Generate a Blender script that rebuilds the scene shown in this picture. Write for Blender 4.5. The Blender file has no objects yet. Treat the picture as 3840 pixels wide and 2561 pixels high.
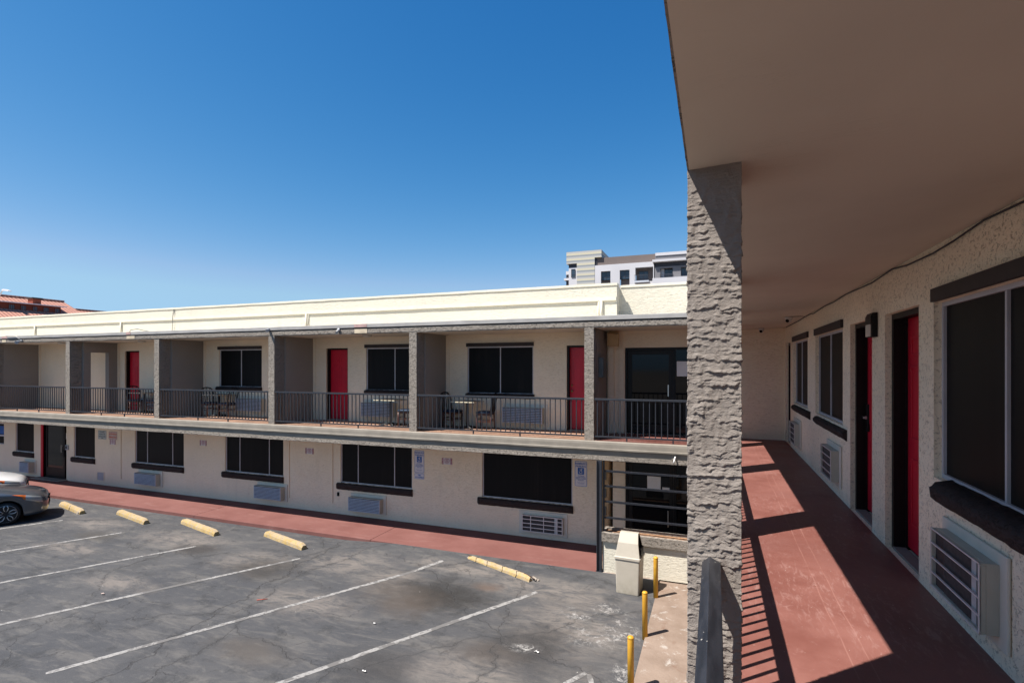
import bpy, bmesh, math, random
from mathutils import Vector, Matrix, noise
random.seed(7)
PI = math.pi
S = bpy.context.scene
COL = S.collection
CZ = 4.66                 # eye height above the asphalt

# ------------------------------------------------------------------ materials
class NT:
    def __init__(s, name):
        s.m = bpy.data.materials.new(name); s.m.use_nodes = True
        s.t = s.m.node_tree; s.t.nodes.clear()
        s.out = s.t.nodes.new('ShaderNodeOutputMaterial')
        s.b = s.t.nodes.new('ShaderNodeBsdfPrincipled')
        s.t.links.new(s.b.outputs[0], s.out.inputs[0])
        s._pos = None
    def n(s, typ, **kw):
        nd = s.t.nodes.new(typ)
        for k, v in kw.items(): setattr(nd, k, v)
        return nd
    def put(s, sock, v):
        if hasattr(v, 'is_linked') or isinstance(v, bpy.types.NodeSocket): s.t.links.new(v, sock)
        else:
            if isinstance(v, (tuple, list)) and len(v) == 3 and sock.type == 'RGBA': v = (*v, 1)
            sock.default_value = v
    def pos(s):
        if s._pos is None: s._pos = s.n('ShaderNodeNewGeometry').outputs['Position']
        return s._pos
    def obj(s): return s.n('ShaderNodeTexCoord').outputs['Object']
    def mp(s, scale=(1, 1, 1), loc=(0, 0, 0), rot=(0, 0, 0), src=None):
        m = s.n('ShaderNodeMapping'); s.put(m.inputs[0], src or s.pos())
        m.inputs['Scale'].default_value = scale; m.inputs['Location'].default_value = loc; m.inputs['Rotation'].default_value = rot
        return m.outputs[0]
    def noise(s, vec, scale, detail=4, rough=.55, dist=0.0, col=False):
        x = s.n('ShaderNodeTexNoise'); s.put(x.inputs['Vector'], vec)
        x.inputs['Scale'].default_value = scale; x.inputs['Detail'].default_value = detail
        x.inputs['Roughness'].default_value = rough; x.inputs['Distortion'].default_value = dist
        return x.outputs['Color' if col else 0]
    def math(s, op, a, b=0.0, clamp=False):
        m = s.n('ShaderNodeMath', operation=op); m.use_clamp = clamp
        s.put(m.inputs[0], a); s.put(m.inputs[1], b); return m.outputs[0]
    def rng(s, v, a, b, c=0.0, d=1.0, smooth=True):
        m = s.n('ShaderNodeMapRange'); m.interpolation_type = 'SMOOTHSTEP' if smooth else 'LINEAR'
        s.put(m.inputs[0], v); m.inputs[1].default_value = a; m.inputs[2].default_value = b
        m.inputs[3].default_value = c; m.inputs[4].default_value = d; return m.outputs[0]
    def mix(s, f, a, b, mode='MIX'):
        m = s.n('ShaderNodeMix', data_type='RGBA'); m.blend_type = mode
        s.put(m.inputs[0], f); s.put(m.inputs[6], a); s.put(m.inputs[7], b); return m.outputs[2]
    def vmath(s, op, a, b=(0, 0, 0)):
        m = s.n('ShaderNodeVectorMath', operation=op); s.put(m.inputs[0], a); s.put(m.inputs[1], b)
        return m.outputs['Value' if op in ('LENGTH', 'DISTANCE', 'DOT_PRODUCT') else 0]
    def bump(s, h, strength=.5, dist=.01, prev=None):
        b = s.n('ShaderNodeBump'); b.inputs['Strength'].default_value = strength
        b.inputs['Distance'].default_value = dist; s.put(b.inputs['Height'], h)
        if prev is not None: s.put(b.inputs['Normal'], prev)
        return b.outputs[0]
    def fin(s, col, rough=.8, metal=0.0, spec=.3, normal=None):
        s.put(s.b.inputs['Base Color'], col); s.put(s.b.inputs['Roughness'], rough)
        s.put(s.b.inputs['Metallic'], metal); s.b.inputs['Specular IOR Level'].default_value = spec
        if normal is not None: s.put(s.b.inputs['Normal'], normal)
        return s.m

def sc(c, k): return tuple(min(1, x * k) for x in c)

def paint(name, c, rough=.5, spec=.4, var=.10, scale=6., metal=0., bumps=0., bscale=60.):
    t = NT(name); p = t.pos()
    f = t.rng(t.noise(p, scale, 5), .3, .7)
    col = t.mix(f, sc(c, 1 - var), sc(c, 1 + var))
    nrm = t.bump(t.noise(p, bscale, 3), bumps, .003) if bumps else None
    return t.fin(col, rough, metal, spec, nrm)

def stucco(name, c, sx=5., sz=15., rel=.6, dist=.012, crev_shade=.0, dirt=.06, thr=.02, dens=.5, soft=.35):
    """trowelled plaster: flat plateaus between short, mostly level broken ridges and pits"""
    t = NT(name); p = t.pos()
    a = t.noise(t.mp((sx, sx, sz)), 1.0, 4, .6, .5)
    plate = t.math('ADD', t.rng(a, .41, .45), t.rng(a, .55, .58))
    b = t.noise(t.mp((sx * 1.6, sx * 1.6, sz * 1.5), (7, 3, 5)), 1.0, 3, .55, .7)
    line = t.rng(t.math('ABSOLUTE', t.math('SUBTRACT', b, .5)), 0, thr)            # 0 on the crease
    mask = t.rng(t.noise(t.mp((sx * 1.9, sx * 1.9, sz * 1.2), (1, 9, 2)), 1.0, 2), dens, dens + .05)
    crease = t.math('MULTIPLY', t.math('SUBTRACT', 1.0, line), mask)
    fine = t.noise(p, 90, 4, .7)
    h = t.math('ADD', t.math('MULTIPLY', plate, soft), t.math('MULTIPLY', fine, .3))
    h = t.math('SUBTRACT', h, t.math('MULTIPLY', crease, .8))
    big = t.rng(t.noise(p, .9, 4), .3, .7)
    col = t.mix(big, sc(c, 1 - dirt), sc(c, 1 + dirt * .4))
    run = t.rng(t.noise(t.mp((4.5, 4.5, .45)), 1.0, 5, .6), .52, .75)                  # faint run-off streaks
    col = t.mix(t.math('MULTIPLY', t.math('MULTIPLY', run, t.rng(t.noise(p, .6, 3), .4, .65)), .22), col, sc(c, .62))
    if crev_shade: col = t.mix(t.math('MULTIPLY', crease, crev_shade), col, sc(c, .3))  # creases coloured darker to stand in for shade in the pits
    return t.fin(col, .9, 0, .15, t.bump(h, rel, dist))

CREAM = (.62, .50, .37)
M = {}
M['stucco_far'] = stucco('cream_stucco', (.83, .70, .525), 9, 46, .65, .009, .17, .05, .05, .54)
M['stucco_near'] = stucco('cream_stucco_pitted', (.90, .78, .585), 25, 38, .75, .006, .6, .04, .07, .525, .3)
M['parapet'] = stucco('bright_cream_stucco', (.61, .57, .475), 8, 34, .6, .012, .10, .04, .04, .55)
M['trimcream'] = paint('cream_trim_paint', (.62, .58, .485), .7, .3, .04)
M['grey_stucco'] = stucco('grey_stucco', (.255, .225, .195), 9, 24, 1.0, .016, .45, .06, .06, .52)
M['grey_smooth'] = paint('grey_concrete_paint', (.222, .197, .165), .75, .25, .10, 3, bumps=.3)
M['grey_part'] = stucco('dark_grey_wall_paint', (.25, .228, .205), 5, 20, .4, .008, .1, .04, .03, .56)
M['soffit'] = None
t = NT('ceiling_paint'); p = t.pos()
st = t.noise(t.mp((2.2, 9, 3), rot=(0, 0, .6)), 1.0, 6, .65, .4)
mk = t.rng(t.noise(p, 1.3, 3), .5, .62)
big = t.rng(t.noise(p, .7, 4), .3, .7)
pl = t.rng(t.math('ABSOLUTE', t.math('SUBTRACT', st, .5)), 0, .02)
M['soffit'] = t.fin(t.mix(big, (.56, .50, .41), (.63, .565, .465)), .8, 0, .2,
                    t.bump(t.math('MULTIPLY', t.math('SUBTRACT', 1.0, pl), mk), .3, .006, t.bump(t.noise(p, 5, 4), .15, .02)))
# red walkway, worn and scuffed
t = NT('red_painted_concrete'); p = t.pos()
a = t.noise(p, 1.6, 8, .65); b = t.noise(t.mp((26, 7, 1), rot=(0, 0, .5)), 1.0, 7, .72, .8); c_ = t.noise(p, 38, 4)
col = t.mix(t.rng(a, .32, .68), (.158, .059, .047), (.208, .088, .072))
col = t.mix(t.math('MULTIPLY', t.math('MULTIPLY', t.rng(b, .50, .66), t.rng(t.noise(p, 1.1, 4), .40, .62)), .5), col, (.31, .185, .165))
col = t.mix(t.math('MULTIPLY', t.rng(t.noise(p, 9, 8, .75, 1.), .58, .70), .28), col, (.34, .20, .18))
col = t.mix(t.math('MULTIPLY', t.rng(t.noise(p, .8, 5), .55, .7), .35), col, (.10, .035, .03))
xyz = t.n('ShaderNodeSeparateXYZ'); t.put(xyz.inputs[0], p)
wob = t.math('MULTIPLY', t.math('SUBTRACT', t.noise(t.mp((0, .5, 0)), 1.0, 4), .5), .07)
for x0, sl in ((.725, .004), (.82, .001)):
    dx = t.math('ABSOLUTE', t.math('SUBTRACT', t.math('SUBTRACT', xyz.outputs[0], wob), t.math('ADD', x0, t.math('MULTIPLY', t.math('SUBTRACT', xyz.outputs[1], 5.0), sl))))
    col = t.mix(t.math('MULTIPLY', t.rng(dx, .006, .001), t.rng(t.noise(p, 3, 5), .35, .6, .05, .38)), col, (.34, .18, .15))
col = t.mix(t.rng(t.noise(p, 55, 2), .765, .79), col, (.6, .55, .5))
M['redfloor'] = t.fin(col, t.rng(a, .3, .7, .42, .6), 0, .35, t.bump(c_, .25, .004))
t = NT('red_sidewalk_concrete'); p = t.pos()
a = t.noise(p, .9, 8, .65)
col = t.mix(t.rng(a, .3, .7), (.140, .056, .048), (.175, .076, .066))
col = t.mix(t.math('MULTIPLY', t.rng(t.noise(t.mp((1, 4, 1)), 1.2, 7, .7, .5), .52, .75), .5), col, (.23, .13, .115))
M['sidewalk'] = t.fin(col, .75, 0, .25, t.bump(t.noise(p, 30, 5), .3, .006))
M['tanfloor'] = paint('tan_balcony_floor', (.33, .20, .14), .8, .2, .18, 2.5)
M['black'] = paint('black_frame_paint', (.009, .0075, .0075), .45, .22, .2, 8)
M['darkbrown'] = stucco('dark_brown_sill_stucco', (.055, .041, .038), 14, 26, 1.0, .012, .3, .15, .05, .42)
M['brown'] = paint('dark_brown_trim', (.036, .027, .025), .6, .3, .12, 8)
t = NT('dark_sun_screen'); p = t.pos()
f = t.noise(t.mp((7, 7, .35)), 1.0, 5, .6, .3); g = t.noise(p, .8, 3)
M['screen'] = t.fin(t.mix(t.math('MULTIPLY', t.rng(f, .42, .75), t.rng(g, .35, .65)), (.0042, .0034, .0036), (.0125, .0095, .009)), .5, 0, .14)
M['white'] = paint('white_window_metal', (.44, .43, .45), .45, .4, .06)
M['red'] = paint('red_door_paint', (.55, .010, .030), .4, .4, .08, 2)
M['rail'] = paint('dark_slate_rail_paint', (.020, .022, .029), .38, .5, .15, 12, bumps=.1)
# near rail: dark paint with chipped white specks
t = NT('chipped_rail_paint'); p = t.pos()
sp = t.math('MULTIPLY', t.rng(t.noise(t.mp((60, 40, 60)), 1.0, 4, .7), .66, .70), t.rng(t.noise(t.mp((3, 3, 3)), 1, 2), .45, .6))
lo = t.rng(t.noise(t.mp((40, 6, 40)), 1.0, 5), .35, .7)
M['chiprail'] = t.fin(t.mix(sp, t.mix(lo, (.011, .0125, .017), (.022, .024, .031)), (.5, .47, .42)), .36, .0, .35, t.bump(t.noise(p, 90, 3), .15, .002))
M['ac'] = paint('beige_ac_casing', (.47, .44, .36), .5, .35, .06)
M['acgrille'] = paint('pale_blue_grey_louver', (.50, .52, .57), .45, .4, .06)
M['acwhite'] = paint('off_white_ac_grid', (.62, .58, .55), .5, .4, .05)
M['accoil'] = paint('dark_ac_coil', (.035, .033, .034), .6, .3, .2, 40)
M['fin'] = paint('grey_ac_fins', (.085, .083, .085), .55, .4, .15, 30)
M['lockmetal'] = paint('brushed_steel', (.55, .53, .5), .3, .5, .05, metal=.9)
M['brass'] = paint('aged_brass', (.30, .22, .10), .35, .5, .1, metal=.9)
M['glass'] = NT('tinted_glass').fin((.004, .005, .0075), .05, 0, .22)
M['glassblue'] = NT('blue_tinted_glass').fin((.03, .05, .075), .08, 0, .5)
M['paper'] = paint('paper_white', (.72, .70, .68), .8, .2, .03)
M['asphalt_edge'] = paint('asphalt_crumbs', (.06, .057, .055), .9)
M['wood'] = paint('dark_red_wood', (.075, .024, .014), .4, .45, .3, 10)
M['woodblack'] = paint('black_brown_wood', (.012, .008, .008), .45, .4, .2)
M['seatblue'] = paint('navy_blue_seat', (.012, .028, .06), .6, .3, .15)
M['tabletop'] = paint('dark_table_top', (.035, .03, .03), .3, .5, .15)
M['edge'] = paint('cream_table_edge', (.62, .55, .40), .5)
M['iron'] = paint('black_cast_iron', (.015, .015, .016), .5, .4)
M['binplastic'] = None
t = NT('beige_bin_plastic'); p = t.pos()
z = t.n('ShaderNodeSeparateXYZ'); t.put(z.inputs[0], p)
dirt = t.math('MULTIPLY', t.rng(z.outputs[2], .32, .06), t.rng(t.noise(p, 7, 5), .3, .7))
M['binplastic'] = t.fin(t.mix(t.math('MULTIPLY', dirt, .5), t.mix(t.rng(t.noise(p, 3, 5), .35, .65), (.36, .325, .265), (.40, .36, .30)), (.20, .17, .13)), .5, 0, .35)
t = NT('yellow_bollard_paint'); p = t.pos()
w = t.rng(t.noise(p, 22, 5, .7), .66, .70)
M['bollard'] = t.fin(t.mix(w, t.mix(t.rng(t.noise(p, 6, 4), .3, .7), (.50, .25, .020), (.60, .33, .035)), (.25, .13, .05)), .5, 0, .4)
t = NT('worn_yellow_concrete'); p = t.pos()
w = t.rng(t.noise(p, 8, 8, .78, .6), .47, .56)
g = t.n('ShaderNodeNewGeometry').outputs['Normal']; nz = t.n('ShaderNodeSeparateXYZ'); t.put(nz.inputs[0], g)
scuff = t.math('MULTIPLY', t.rng(nz.outputs[2], .5, .95), t.rng(t.noise(p, 4, 5), .3, .6, .25, .9))
col = t.mix(t.rng(t.noise(p, 3, 5), .3, .7), (.34, .235, .085), (.42, .30, .135))
col = t.mix(t.math('MULTIPLY', scuff, .75), col, (.31, .245, .175))
col = t.mix(t.math('MULTIPLY', w, .75), col, (.33, .27, .20))
col = t.mix(t.math('MULTIPLY', t.rng(t.noise(p, 16, 6, .7, .8), .60, .68), .7), col, (.12, .095, .07))
M['stop'] = t.fin(col, .85, 0, .2, t.bump(t.noise(p, 25, 6), .5, .015))
M['brokenconc'] = paint('broken_concrete', (.30, .26, .22), .95, .1, .3, 12, bumps=.8, bscale=30)
M['rebar'] = paint('rusty_steel', (.06, .028, .018), .8, .2, .3, 30)
M['soil'] = paint('dry_reddish_soil', (.26, .15, .09), .95, .1, .35, 14, bumps=.8)
M['metal_flash'] = paint('grey_roof_flashing', (.34, .325, .31), .6, .4, .10, 2.5)
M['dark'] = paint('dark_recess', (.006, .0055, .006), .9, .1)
M['cable'] = paint('dark_cable', (.018, .022, .032), .5, .4)
M['camwhite'] = paint('white_camera_plastic', (.5, .48, .46), .4, .5, .03)
M['lamp'] = paint('lamp_diffuser', (.55, .5, .42), .5, .3)
M['beigebox'] = paint('tan_cover', (.45, .30, .155), .6, .3, .08)
M['greybox'] = paint('grey_electric_box', (.10, .105, .10), .5, .4)
M['pole'] = paint('galvanised_grey', (.3, .31, .33), .5, .5)
M['signwhite'] = paint('white_sign', (.62, .58, .60), .55, .35, .03)
M['signblue'] = paint('blue_sign_ink', (.012, .10, .36), .5, .3)
M['signpale'] = paint('pale_grey_sign', (.42, .44, .43), .55, .3)
M['signpink'] = paint('weathered_pink_sign', (.50, .38, .33), .6, .3)
M['signgreen'] = paint('dark_green_ink', (.04, .07, .065), .6, .3)
M['signred'] = paint('faded_red_ink', (.50, .07, .035), .6, .3)
M['signmaroon'] = paint('maroon_ink', (.26, .02, .035), .6, .3)
M['patchred'] = paint('pinkish_paint_patch', (.40, .27, .25), .85, .2, .15)
M['patchcream'] = paint('bare_plaster_patch', (.50, .42, .31), .85, .2, .15)

# asphalt -------------------------------------------------------------
def asphalt():
    t = NT('old_asphalt'); p = t.pos()
    flat = t.vmath('MULTIPLY', p, (1, 1, 0))
    big = t.noise(flat, .35, 8, .65, .3); mid = t.noise(flat, 1.9, 9, .7, .3); fine = t.noise(flat, 75, 5, .75)
    stretch = t.noise(t.mp((.9, 3.4, 0), rot=(0, 0, -.25)), 1.0, 9, .7, .7)
    scrub = t.noise(t.mp((3.5, 11, 0), rot=(0, 0, -.35)), 1.0, 7, .75, .8)
    col = t.mix(t.rng(big, .32, .68), (.044, .046, .052), (.068, .067, .069))
    col = t.mix(t.math('MULTIPLY', t.rng(stretch, .47, .66), .75), col, (.104, .098, .093))
    col = t.mix(t.math('MULTIPLY', t.rng(mid, .51, .66), .7), col, (.030, .031, .034))
    col = t.mix(t.math('MULTIPLY', t.rng(scrub, .52, .68), .4), col, (.125, .119, .113))
    col = t.mix(t.math('MULTIPLY', t.rng(t.noise(t.mp((2.5, 7, 0), (4, 4, 0), (0, 0, .3)), 1.0, 8, .7, .8), .55, .68), .45), col, (.028, .028, .030))
    def blob(cx, cy, rx, ry, rot=0.):
        v = t.mp((1 / rx, 1 / ry, 0), (0, 0, 0), (0, 0, 0), t.vmath('SUBTRACT', p, (cx, cy, 0)))
        if rot: v = t.mp((1, 1, 1), rot=(0, 0, rot), src=v)
        return t.rng(t.vmath('LENGTH', t.vmath('ADD', v, t.vmath('MULTIPLY', t.vmath('SUBTRACT', t.noise(flat, 1.6, 6, .65, 0, True), (.5, .5, .5)), (1.1, 1.1, 0)))), 1.0, .15)
    # dusty pale drift in front of the wheel stops
    pale = None
    for b in ((-13.4, 10.1, 2.2, .9), (-10.2, 9.6, 1.6, .9), (-8.2, 10.3, 1.8, 1.0), (-3.2, 10.5, 2.2, .8), (-17, 10.2, 1.6, .7), (-2.4, 9.2, 1.6, 1.7), (-6.6, 9.8, 1.2, .8), (-7.5, 8.3, 1.6, .7), (-3.4, 7.2, 1.8, .8), (-5.6, 10.9, 1.8, .5), (-1.9, 7.2, .8, 1.0), (-12, 7.6, 1.5, .5), (-15.5, 8.6, 1.6, .5)):
        x = blob(*b); pale = x if pale is None else t.math('MAXIMUM', pale, x)
    pale = t.math('MULTIPLY', pale, t.rng(t.noise(t.mp((1.6, 4.2, 0)), 1.0, 10, .78, .8), .36, .60))
    col = t.mix(t.math('MULTIPLY', pale, .8), col, (.17, .148, .132))
    # dark oily and brown stains
    for (b, c, k) in (((-5.3, 9.5, 1.6, 1.25), (.017, .0155, .0145), 1.05), ((-6.1, 9.3, 1.5, .9), (.075, .06, .05), .5), ((-9.7, 9.3, 1.3, .9), (.030, .027, .025), .85), ((-2.9, 8.3, 1.2, 1.2), (.028, .026, .026), .85),
                      ((-4.45, 10.25, .45, .3), (.085, .058, .045), .8), ((-12.3, 9.75, 1.0, .55), (.028, .025, .024), .85), ((-4.9, 6.9, 1.0, .9), (.03, .028, .028), .7), ((-7.2, 6.6, 1.2, .5), (.07, .058, .048), .6), ((-15.9, 9.5, 1.2, .5), (.055, .047, .038), .6),
                      ((-5.6, 8.9, .8, .7), (.075, .058, .047), .5), ((-3.5, 7.9, .9, .5), (.07, .055, .045), .5)):
        f = t.math('MULTIPLY', blob(*b), t.rng(t.noise(t.mp((1, 1.6, 0), (b[0], 3, 0)), 2.4, 10, .78, .8), .22, .46))
        col = t.mix(t.math('MULTIPLY', f, k * .95), col, c)
    # white mineral bloom near the bollards
    wh = None
    for b in ((-2.35, 9.75, .6, .4), (-1.55, 9.35, .5, .8), (-2.0, 9.0, .6, .5), (-3.0, 8.25, .45, .2), (-1.35, 8.0, .3, .6), (-1.9, 10.1, .5, .4)):
        x = blob(*b); wh = x if wh is None else t.math('MAXIMUM', wh, x)
    wh = t.math('MULTIPLY', wh, t.math('MAXIMUM', t.math('MULTIPLY', t.rng(t.noise(flat, 9.0, 10, .85, 1.0), .48, .58), t.rng(t.noise(flat, 2.2, 5, .6), .42, .58)), t.rng(t.noise(flat, 3.5, 10, .85, .8), .56, .62)))
    col = t.mix(t.math('MULTIPLY', wh, .9), col, (.34, .325, .31))
    # cracks: long sealed ones and a finer net
    wv = t.vmath('ADD', flat, t.vmath('MULTIPLY', t.vmath('SUBTRACT', t.noise(flat, .9, 5, .6, 0, True), (.5, .5, .5)), (1.3, 1.3, 0)))
    def cracks(scale, off):
        v = t.n('ShaderNodeTexVoronoi', feature='DISTANCE_TO_EDGE'); t.put(v.inputs['Vector'], t.vmath('ADD', wv, off)); v.inputs['Scale'].default_value = scale
        return v.outputs['Distance']
    c1 = cracks(.30, (3.1, 1.7, 0)); c2 = cracks(.85, (8.3, 2.2, 0))
    m1 = t.rng(t.noise(flat, .5, 3), .42, .55)
    band = t.math('MULTIPLY', t.rng(c1, .026, .010), t.math('MULTIPLY', m1, t.rng(t.noise(flat, 3, 3), .35, .6)))
    col = t.mix(t.math('MULTIPLY', band, .45), col, (.034, .035, .037))
    l1 = t.rng(c1, .0048, .0012)
    l2 = t.math('MULTIPLY', t.rng(c2, .009, .002), t.rng(t.noise(flat, .8, 3), .5, .62))
    # the straight construction joint running to the wall
    x = t.n('ShaderNodeSeparateXYZ'); t.put(x.inputs[0], wv)
    jx = t.math('ADD', t.math('MULTIPLY', t.math('SUBTRACT', x.outputs[1], 8.0), -.085), -8.87)
    jl = t.math('MULTIPLY', t.rng(t.math('ABSOLUTE', t.math('SUBTRACT', x.outputs[0], jx)), .035, .008), t.rng(x.outputs[1], 3.0, 4.0))
    ln = t.math('MAXIMUM', t.math('MAXIMUM', t.math('MULTIPLY', l1, .8), l2), jl)
    col = t.mix(t.math('MULTIPLY', ln, .5), col, (.020, .019, .019))
    # stray pale stones and dark pits
    v = t.n('ShaderNodeTexVoronoi'); t.put(v.inputs['Vector'], flat); v.inputs['Scale'].default_value = 2.6
    dot = t.math('MULTIPLY', t.rng(v.outputs['Distance'], .03, .018), t.rng(t.noise(flat, .7, 2), .5, .56))
    col = t.mix(dot, col, (.42, .40, .37))
    col = t.mix(t.rng(fine, .48, .72, 0, .5), col, (.13, .125, .12))
    col = t.mix(t.rng(fine, .46, .28, 0, .5), col, (.02, .02, .021))
    h = t.math('SUBTRACT', t.math('ADD', t.math('MULTIPLY', fine, .5), t.math('MULTIPLY', mid, .6)), t.math('MULTIPLY', ln, 1.2))
    return t.fin(col, .85, 0, .25, t.bump(h, .5, .012))
M['asphalt'] = asphalt()
t = NT('worn_white_line_paint'); p = t.pos(); flat = t.vmath('MULTIPLY', p, (1, 1, 0))
w = t.math('MAXIMUM', t.rng(t.noise(flat, 11, 8, .78, .6), .49, .58), t.math('MULTIPLY', t.rng(t.noise(flat, 1.9, 5), .53, .58), .95))
M['line'] = t.fin(t.mix(t.math('MULTIPLY', w, .8), t.mix(t.noise(flat, 30, 3), (.215, .207, .20), (.29, .28, .27)), (.085, .08, .078)), .8, 0, .2)
t = NT('pinkish_dirty_concrete'); p = t.pos()
col = t.mix(t.rng(t.noise(p, 1.5, 8, .65), .3, .7), (.185, .135, .105), (.25, .19, .152))
col = t.mix(t.math('MULTIPLY', t.rng(t.noise(p, 3.4, 8, .75, .8), .55, .66), .8), col, (.38, .35, .32))
col = t.mix(t.math('MULTIPLY', t.rng(t.noise(p, 2.2, 8, .7, .5), .58, .72), .6), col, (.15, .085, .06))
M['pad'] = t.fin(col, .9, 0, .15, t.bump(t.noise(p, 18, 6), .5, .015))
M['dirt'] = paint('dusty_ground', (.16, .14, .115), .95, .1, .3, .05)

# ------------------------------------------------------------------ mesh helper
class MB:
    def __init__(s): s.v = []; s.f = []; s.s = []
    def quad(s, *pts, smooth=False):
        i = len(s.v); s.v += [tuple(q) for q in pts]; s.f.append(tuple(range(i, i + len(pts)))); s.s.append(smooth); return s
    def box(s, x0, x1, y0, y1, z0, z1, mp=None):
        c = [(x, y, z) for x in (x0, x1) for y in (y0, y1) for z in (z0, z1)]
        if mp: c = [mp(*q) for q in c]
        i = len(s.v); s.v += c
        for q in ((0, 1, 3, 2), (4, 6, 7, 5), (0, 4, 5, 1), (2, 3, 7, 6), (0, 2, 6, 4), (1, 5, 7, 3)):
            s.f.append(tuple(i + k for k in q)); s.s.append(False)
        return s
    def prism(s, poly, a0, a1, ax='x', mp=None):
        def P(a, q):
            r = {'x': (a, q[0], q[1]), 'y': (q[0], a, q[1]), 'z': (q[0], q[1], a)}[ax]
            return mp(*r) if mp else r
        n = len(poly); i = len(s.v)
        s.v += [P(a0, q) for q in poly] + [P(a1, q) for q in poly]
        s.f += [tuple(range(i, i + n)), tuple(range(i + 2 * n - 1, i + n - 1, -1))]; s.s += [False, False]
        for k in range(n):
            s.f.append((i + k, i + (k + 1) % n, i + n + (k + 1) % n, i + n + k)); s.s.append(False)
        return s
    def loft(s, rings, caps=True, smooth=True, closed=True):
        n = len(rings[0]); i = len(s.v)
        for r in rings: s.v += [tuple(q) for q in r]
        for a in range(len(rings) - 1):
            for k in range(n if closed else n - 1):
                k2 = (k + 1) % n
                s.f.append((i + a * n + k, i + a * n + k2, i + (a + 1) * n + k2, i + (a + 1) * n + k)); s.s.append(smooth)
        if caps and closed:
            s.f.append(tuple(range(i + n - 1, i - 1, -1))); s.s.append(False)
            j = i + (len(rings) - 1) * n; s.f.append(tuple(range(j, j + n))); s.s.append(False)
        return s
    def tube(s, pts, r, n=8, caps=True):
        pts = [Vector(q) for q in pts]; rings = []
        for k, q in enumerate(pts):
            d = (pts[min(k + 1, len(pts) - 1)] - pts[max(k - 1, 0)]).normalized()
            u = d.orthogonal().normalized() if k == 0 else (u - d * u.dot(d)).normalized()
            w = d.cross(u); rr = r[k] if isinstance(r, (list, tuple)) else r
            rings.append([q + (u * math.cos(a) + w * math.sin(a)) * rr for a in (2 * PI * j / n for j in range(n))])
        return s.loft(rings, caps)
    def lathe(s, prof, c=(0, 0, 0), n=16, ax='z', smooth=True):
        rings = []
        for r, h in prof:
            ring = []
            for j in range(n):
                a = 2 * PI * j / n; x, y = r * math.cos(a), r * math.sin(a)
                q = {'z': (x, y, h), 'y': (x, h, y), 'x': (h, x, y)}[ax]
                ring.append((c[0] + q[0], c[1] + q[1], c[2] + q[2]))
            rings.append(ring)
        return s.loft(rings, True, smooth)
    def build(s, name, mat, parent=None, loc=None, bevel=0, seg=2, fixn=True):
        me = bpy.data.meshes.new(name); me.from_pydata(s.v, [], s.f)
        me.polygons.foreach_set('use_smooth', s.s)
        if fixn:
            b = bmesh.new(); b.from_mesh(me); bmesh.ops.recalc_face_normals(b, faces=b.faces); b.to_mesh(me); b.free()
        me.materials.append(M[mat] if isinstance(mat, str) else mat)
        me.update()
        o = bpy.data.objects.new(name, me); COL.objects.link(o)
        if parent is not None: o.parent = parent
        if loc: o.location = loc
        if bevel:
            m = o.modifiers.new('soft_edges', 'BEVEL'); m.width = bevel; m.segments = seg; m.limit_method = 'ANGLE'; m.harden_normals = False
        return o

def tag(o, label=None, cat=None, group=None, kind=None):
    for k, v in (('label', label), ('category', cat), ('group', group), ('kind', kind)):
        if v: o[k] = v
    return o
def thing(name, label, cat, loc=(0, 0, 0), rz=0., group=None):
    o = bpy.data.objects.new(name, None); COL.objects.link(o); o.empty_display_size = .2
    o.location = loc; o.rotation_euler = (0, 0, rz); return tag(o, label, cat, group)
def dup(root, loc, rz=None, label=None):
    def cp(o, par):
        c = o.copy(); COL.objects.link(c)
        if par is not None: c.parent = par
        for ch in [x for x in bpy.data.objects if x.parent == o]: cp(ch, c)
        return c
    kids = list(root.children)
    r = root.copy(); COL.objects.link(r); r.location = loc
    if rz is not None: r.rotation_euler = (0, 0, rz)
    if label: r['label'] = label
    for ch in kids:
        c = ch.copy(); COL.objects.link(c); c.parent = r
        for g in list(ch.children):
            d = g.copy(); COL.objects.link(d); d.parent = c
    return r
def text(body, size, loc, mat, parent, rz=0., name='lettering', bold=.0, sx=1.0, space=1.0, align='CENTER'):
    cu = bpy.data.curves.new(name, 'FONT'); cu.body = body; cu.size = size; cu.align_x = align; cu.align_y = 'CENTER'
    cu.extrude = .0008; cu.offset = bold; cu.space_line = space; cu.resolution_u = 2
    cu.materials.append(M[mat]); o = bpy.data.objects.new(name, cu); COL.objects.link(o)
    bpy.context.view_layer.update()
    me = bpy.data.meshes.new_from_object(o.evaluated_get(bpy.context.evaluated_depsgraph_get())); bpy.data.objects.remove(o)
    me.name = name; o = bpy.data.objects.new(name, me); COL.objects.link(o)
    if not me.materials: me.materials.append(M[mat])
    o.parent = parent; o.location = loc; o.rotation_euler = (PI / 2, 0, rz); o.scale = (sx, 1, 1); return o
def h_ground(x, y):
    def ss(a, b, v):
        k = max(0, min(1, (v - a) / (b - a))); return k * k * (3 - 2 * k)
    return .094 * ss(-9.6, -7.4, x) * ss(10.1, 11.66, y)

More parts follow.
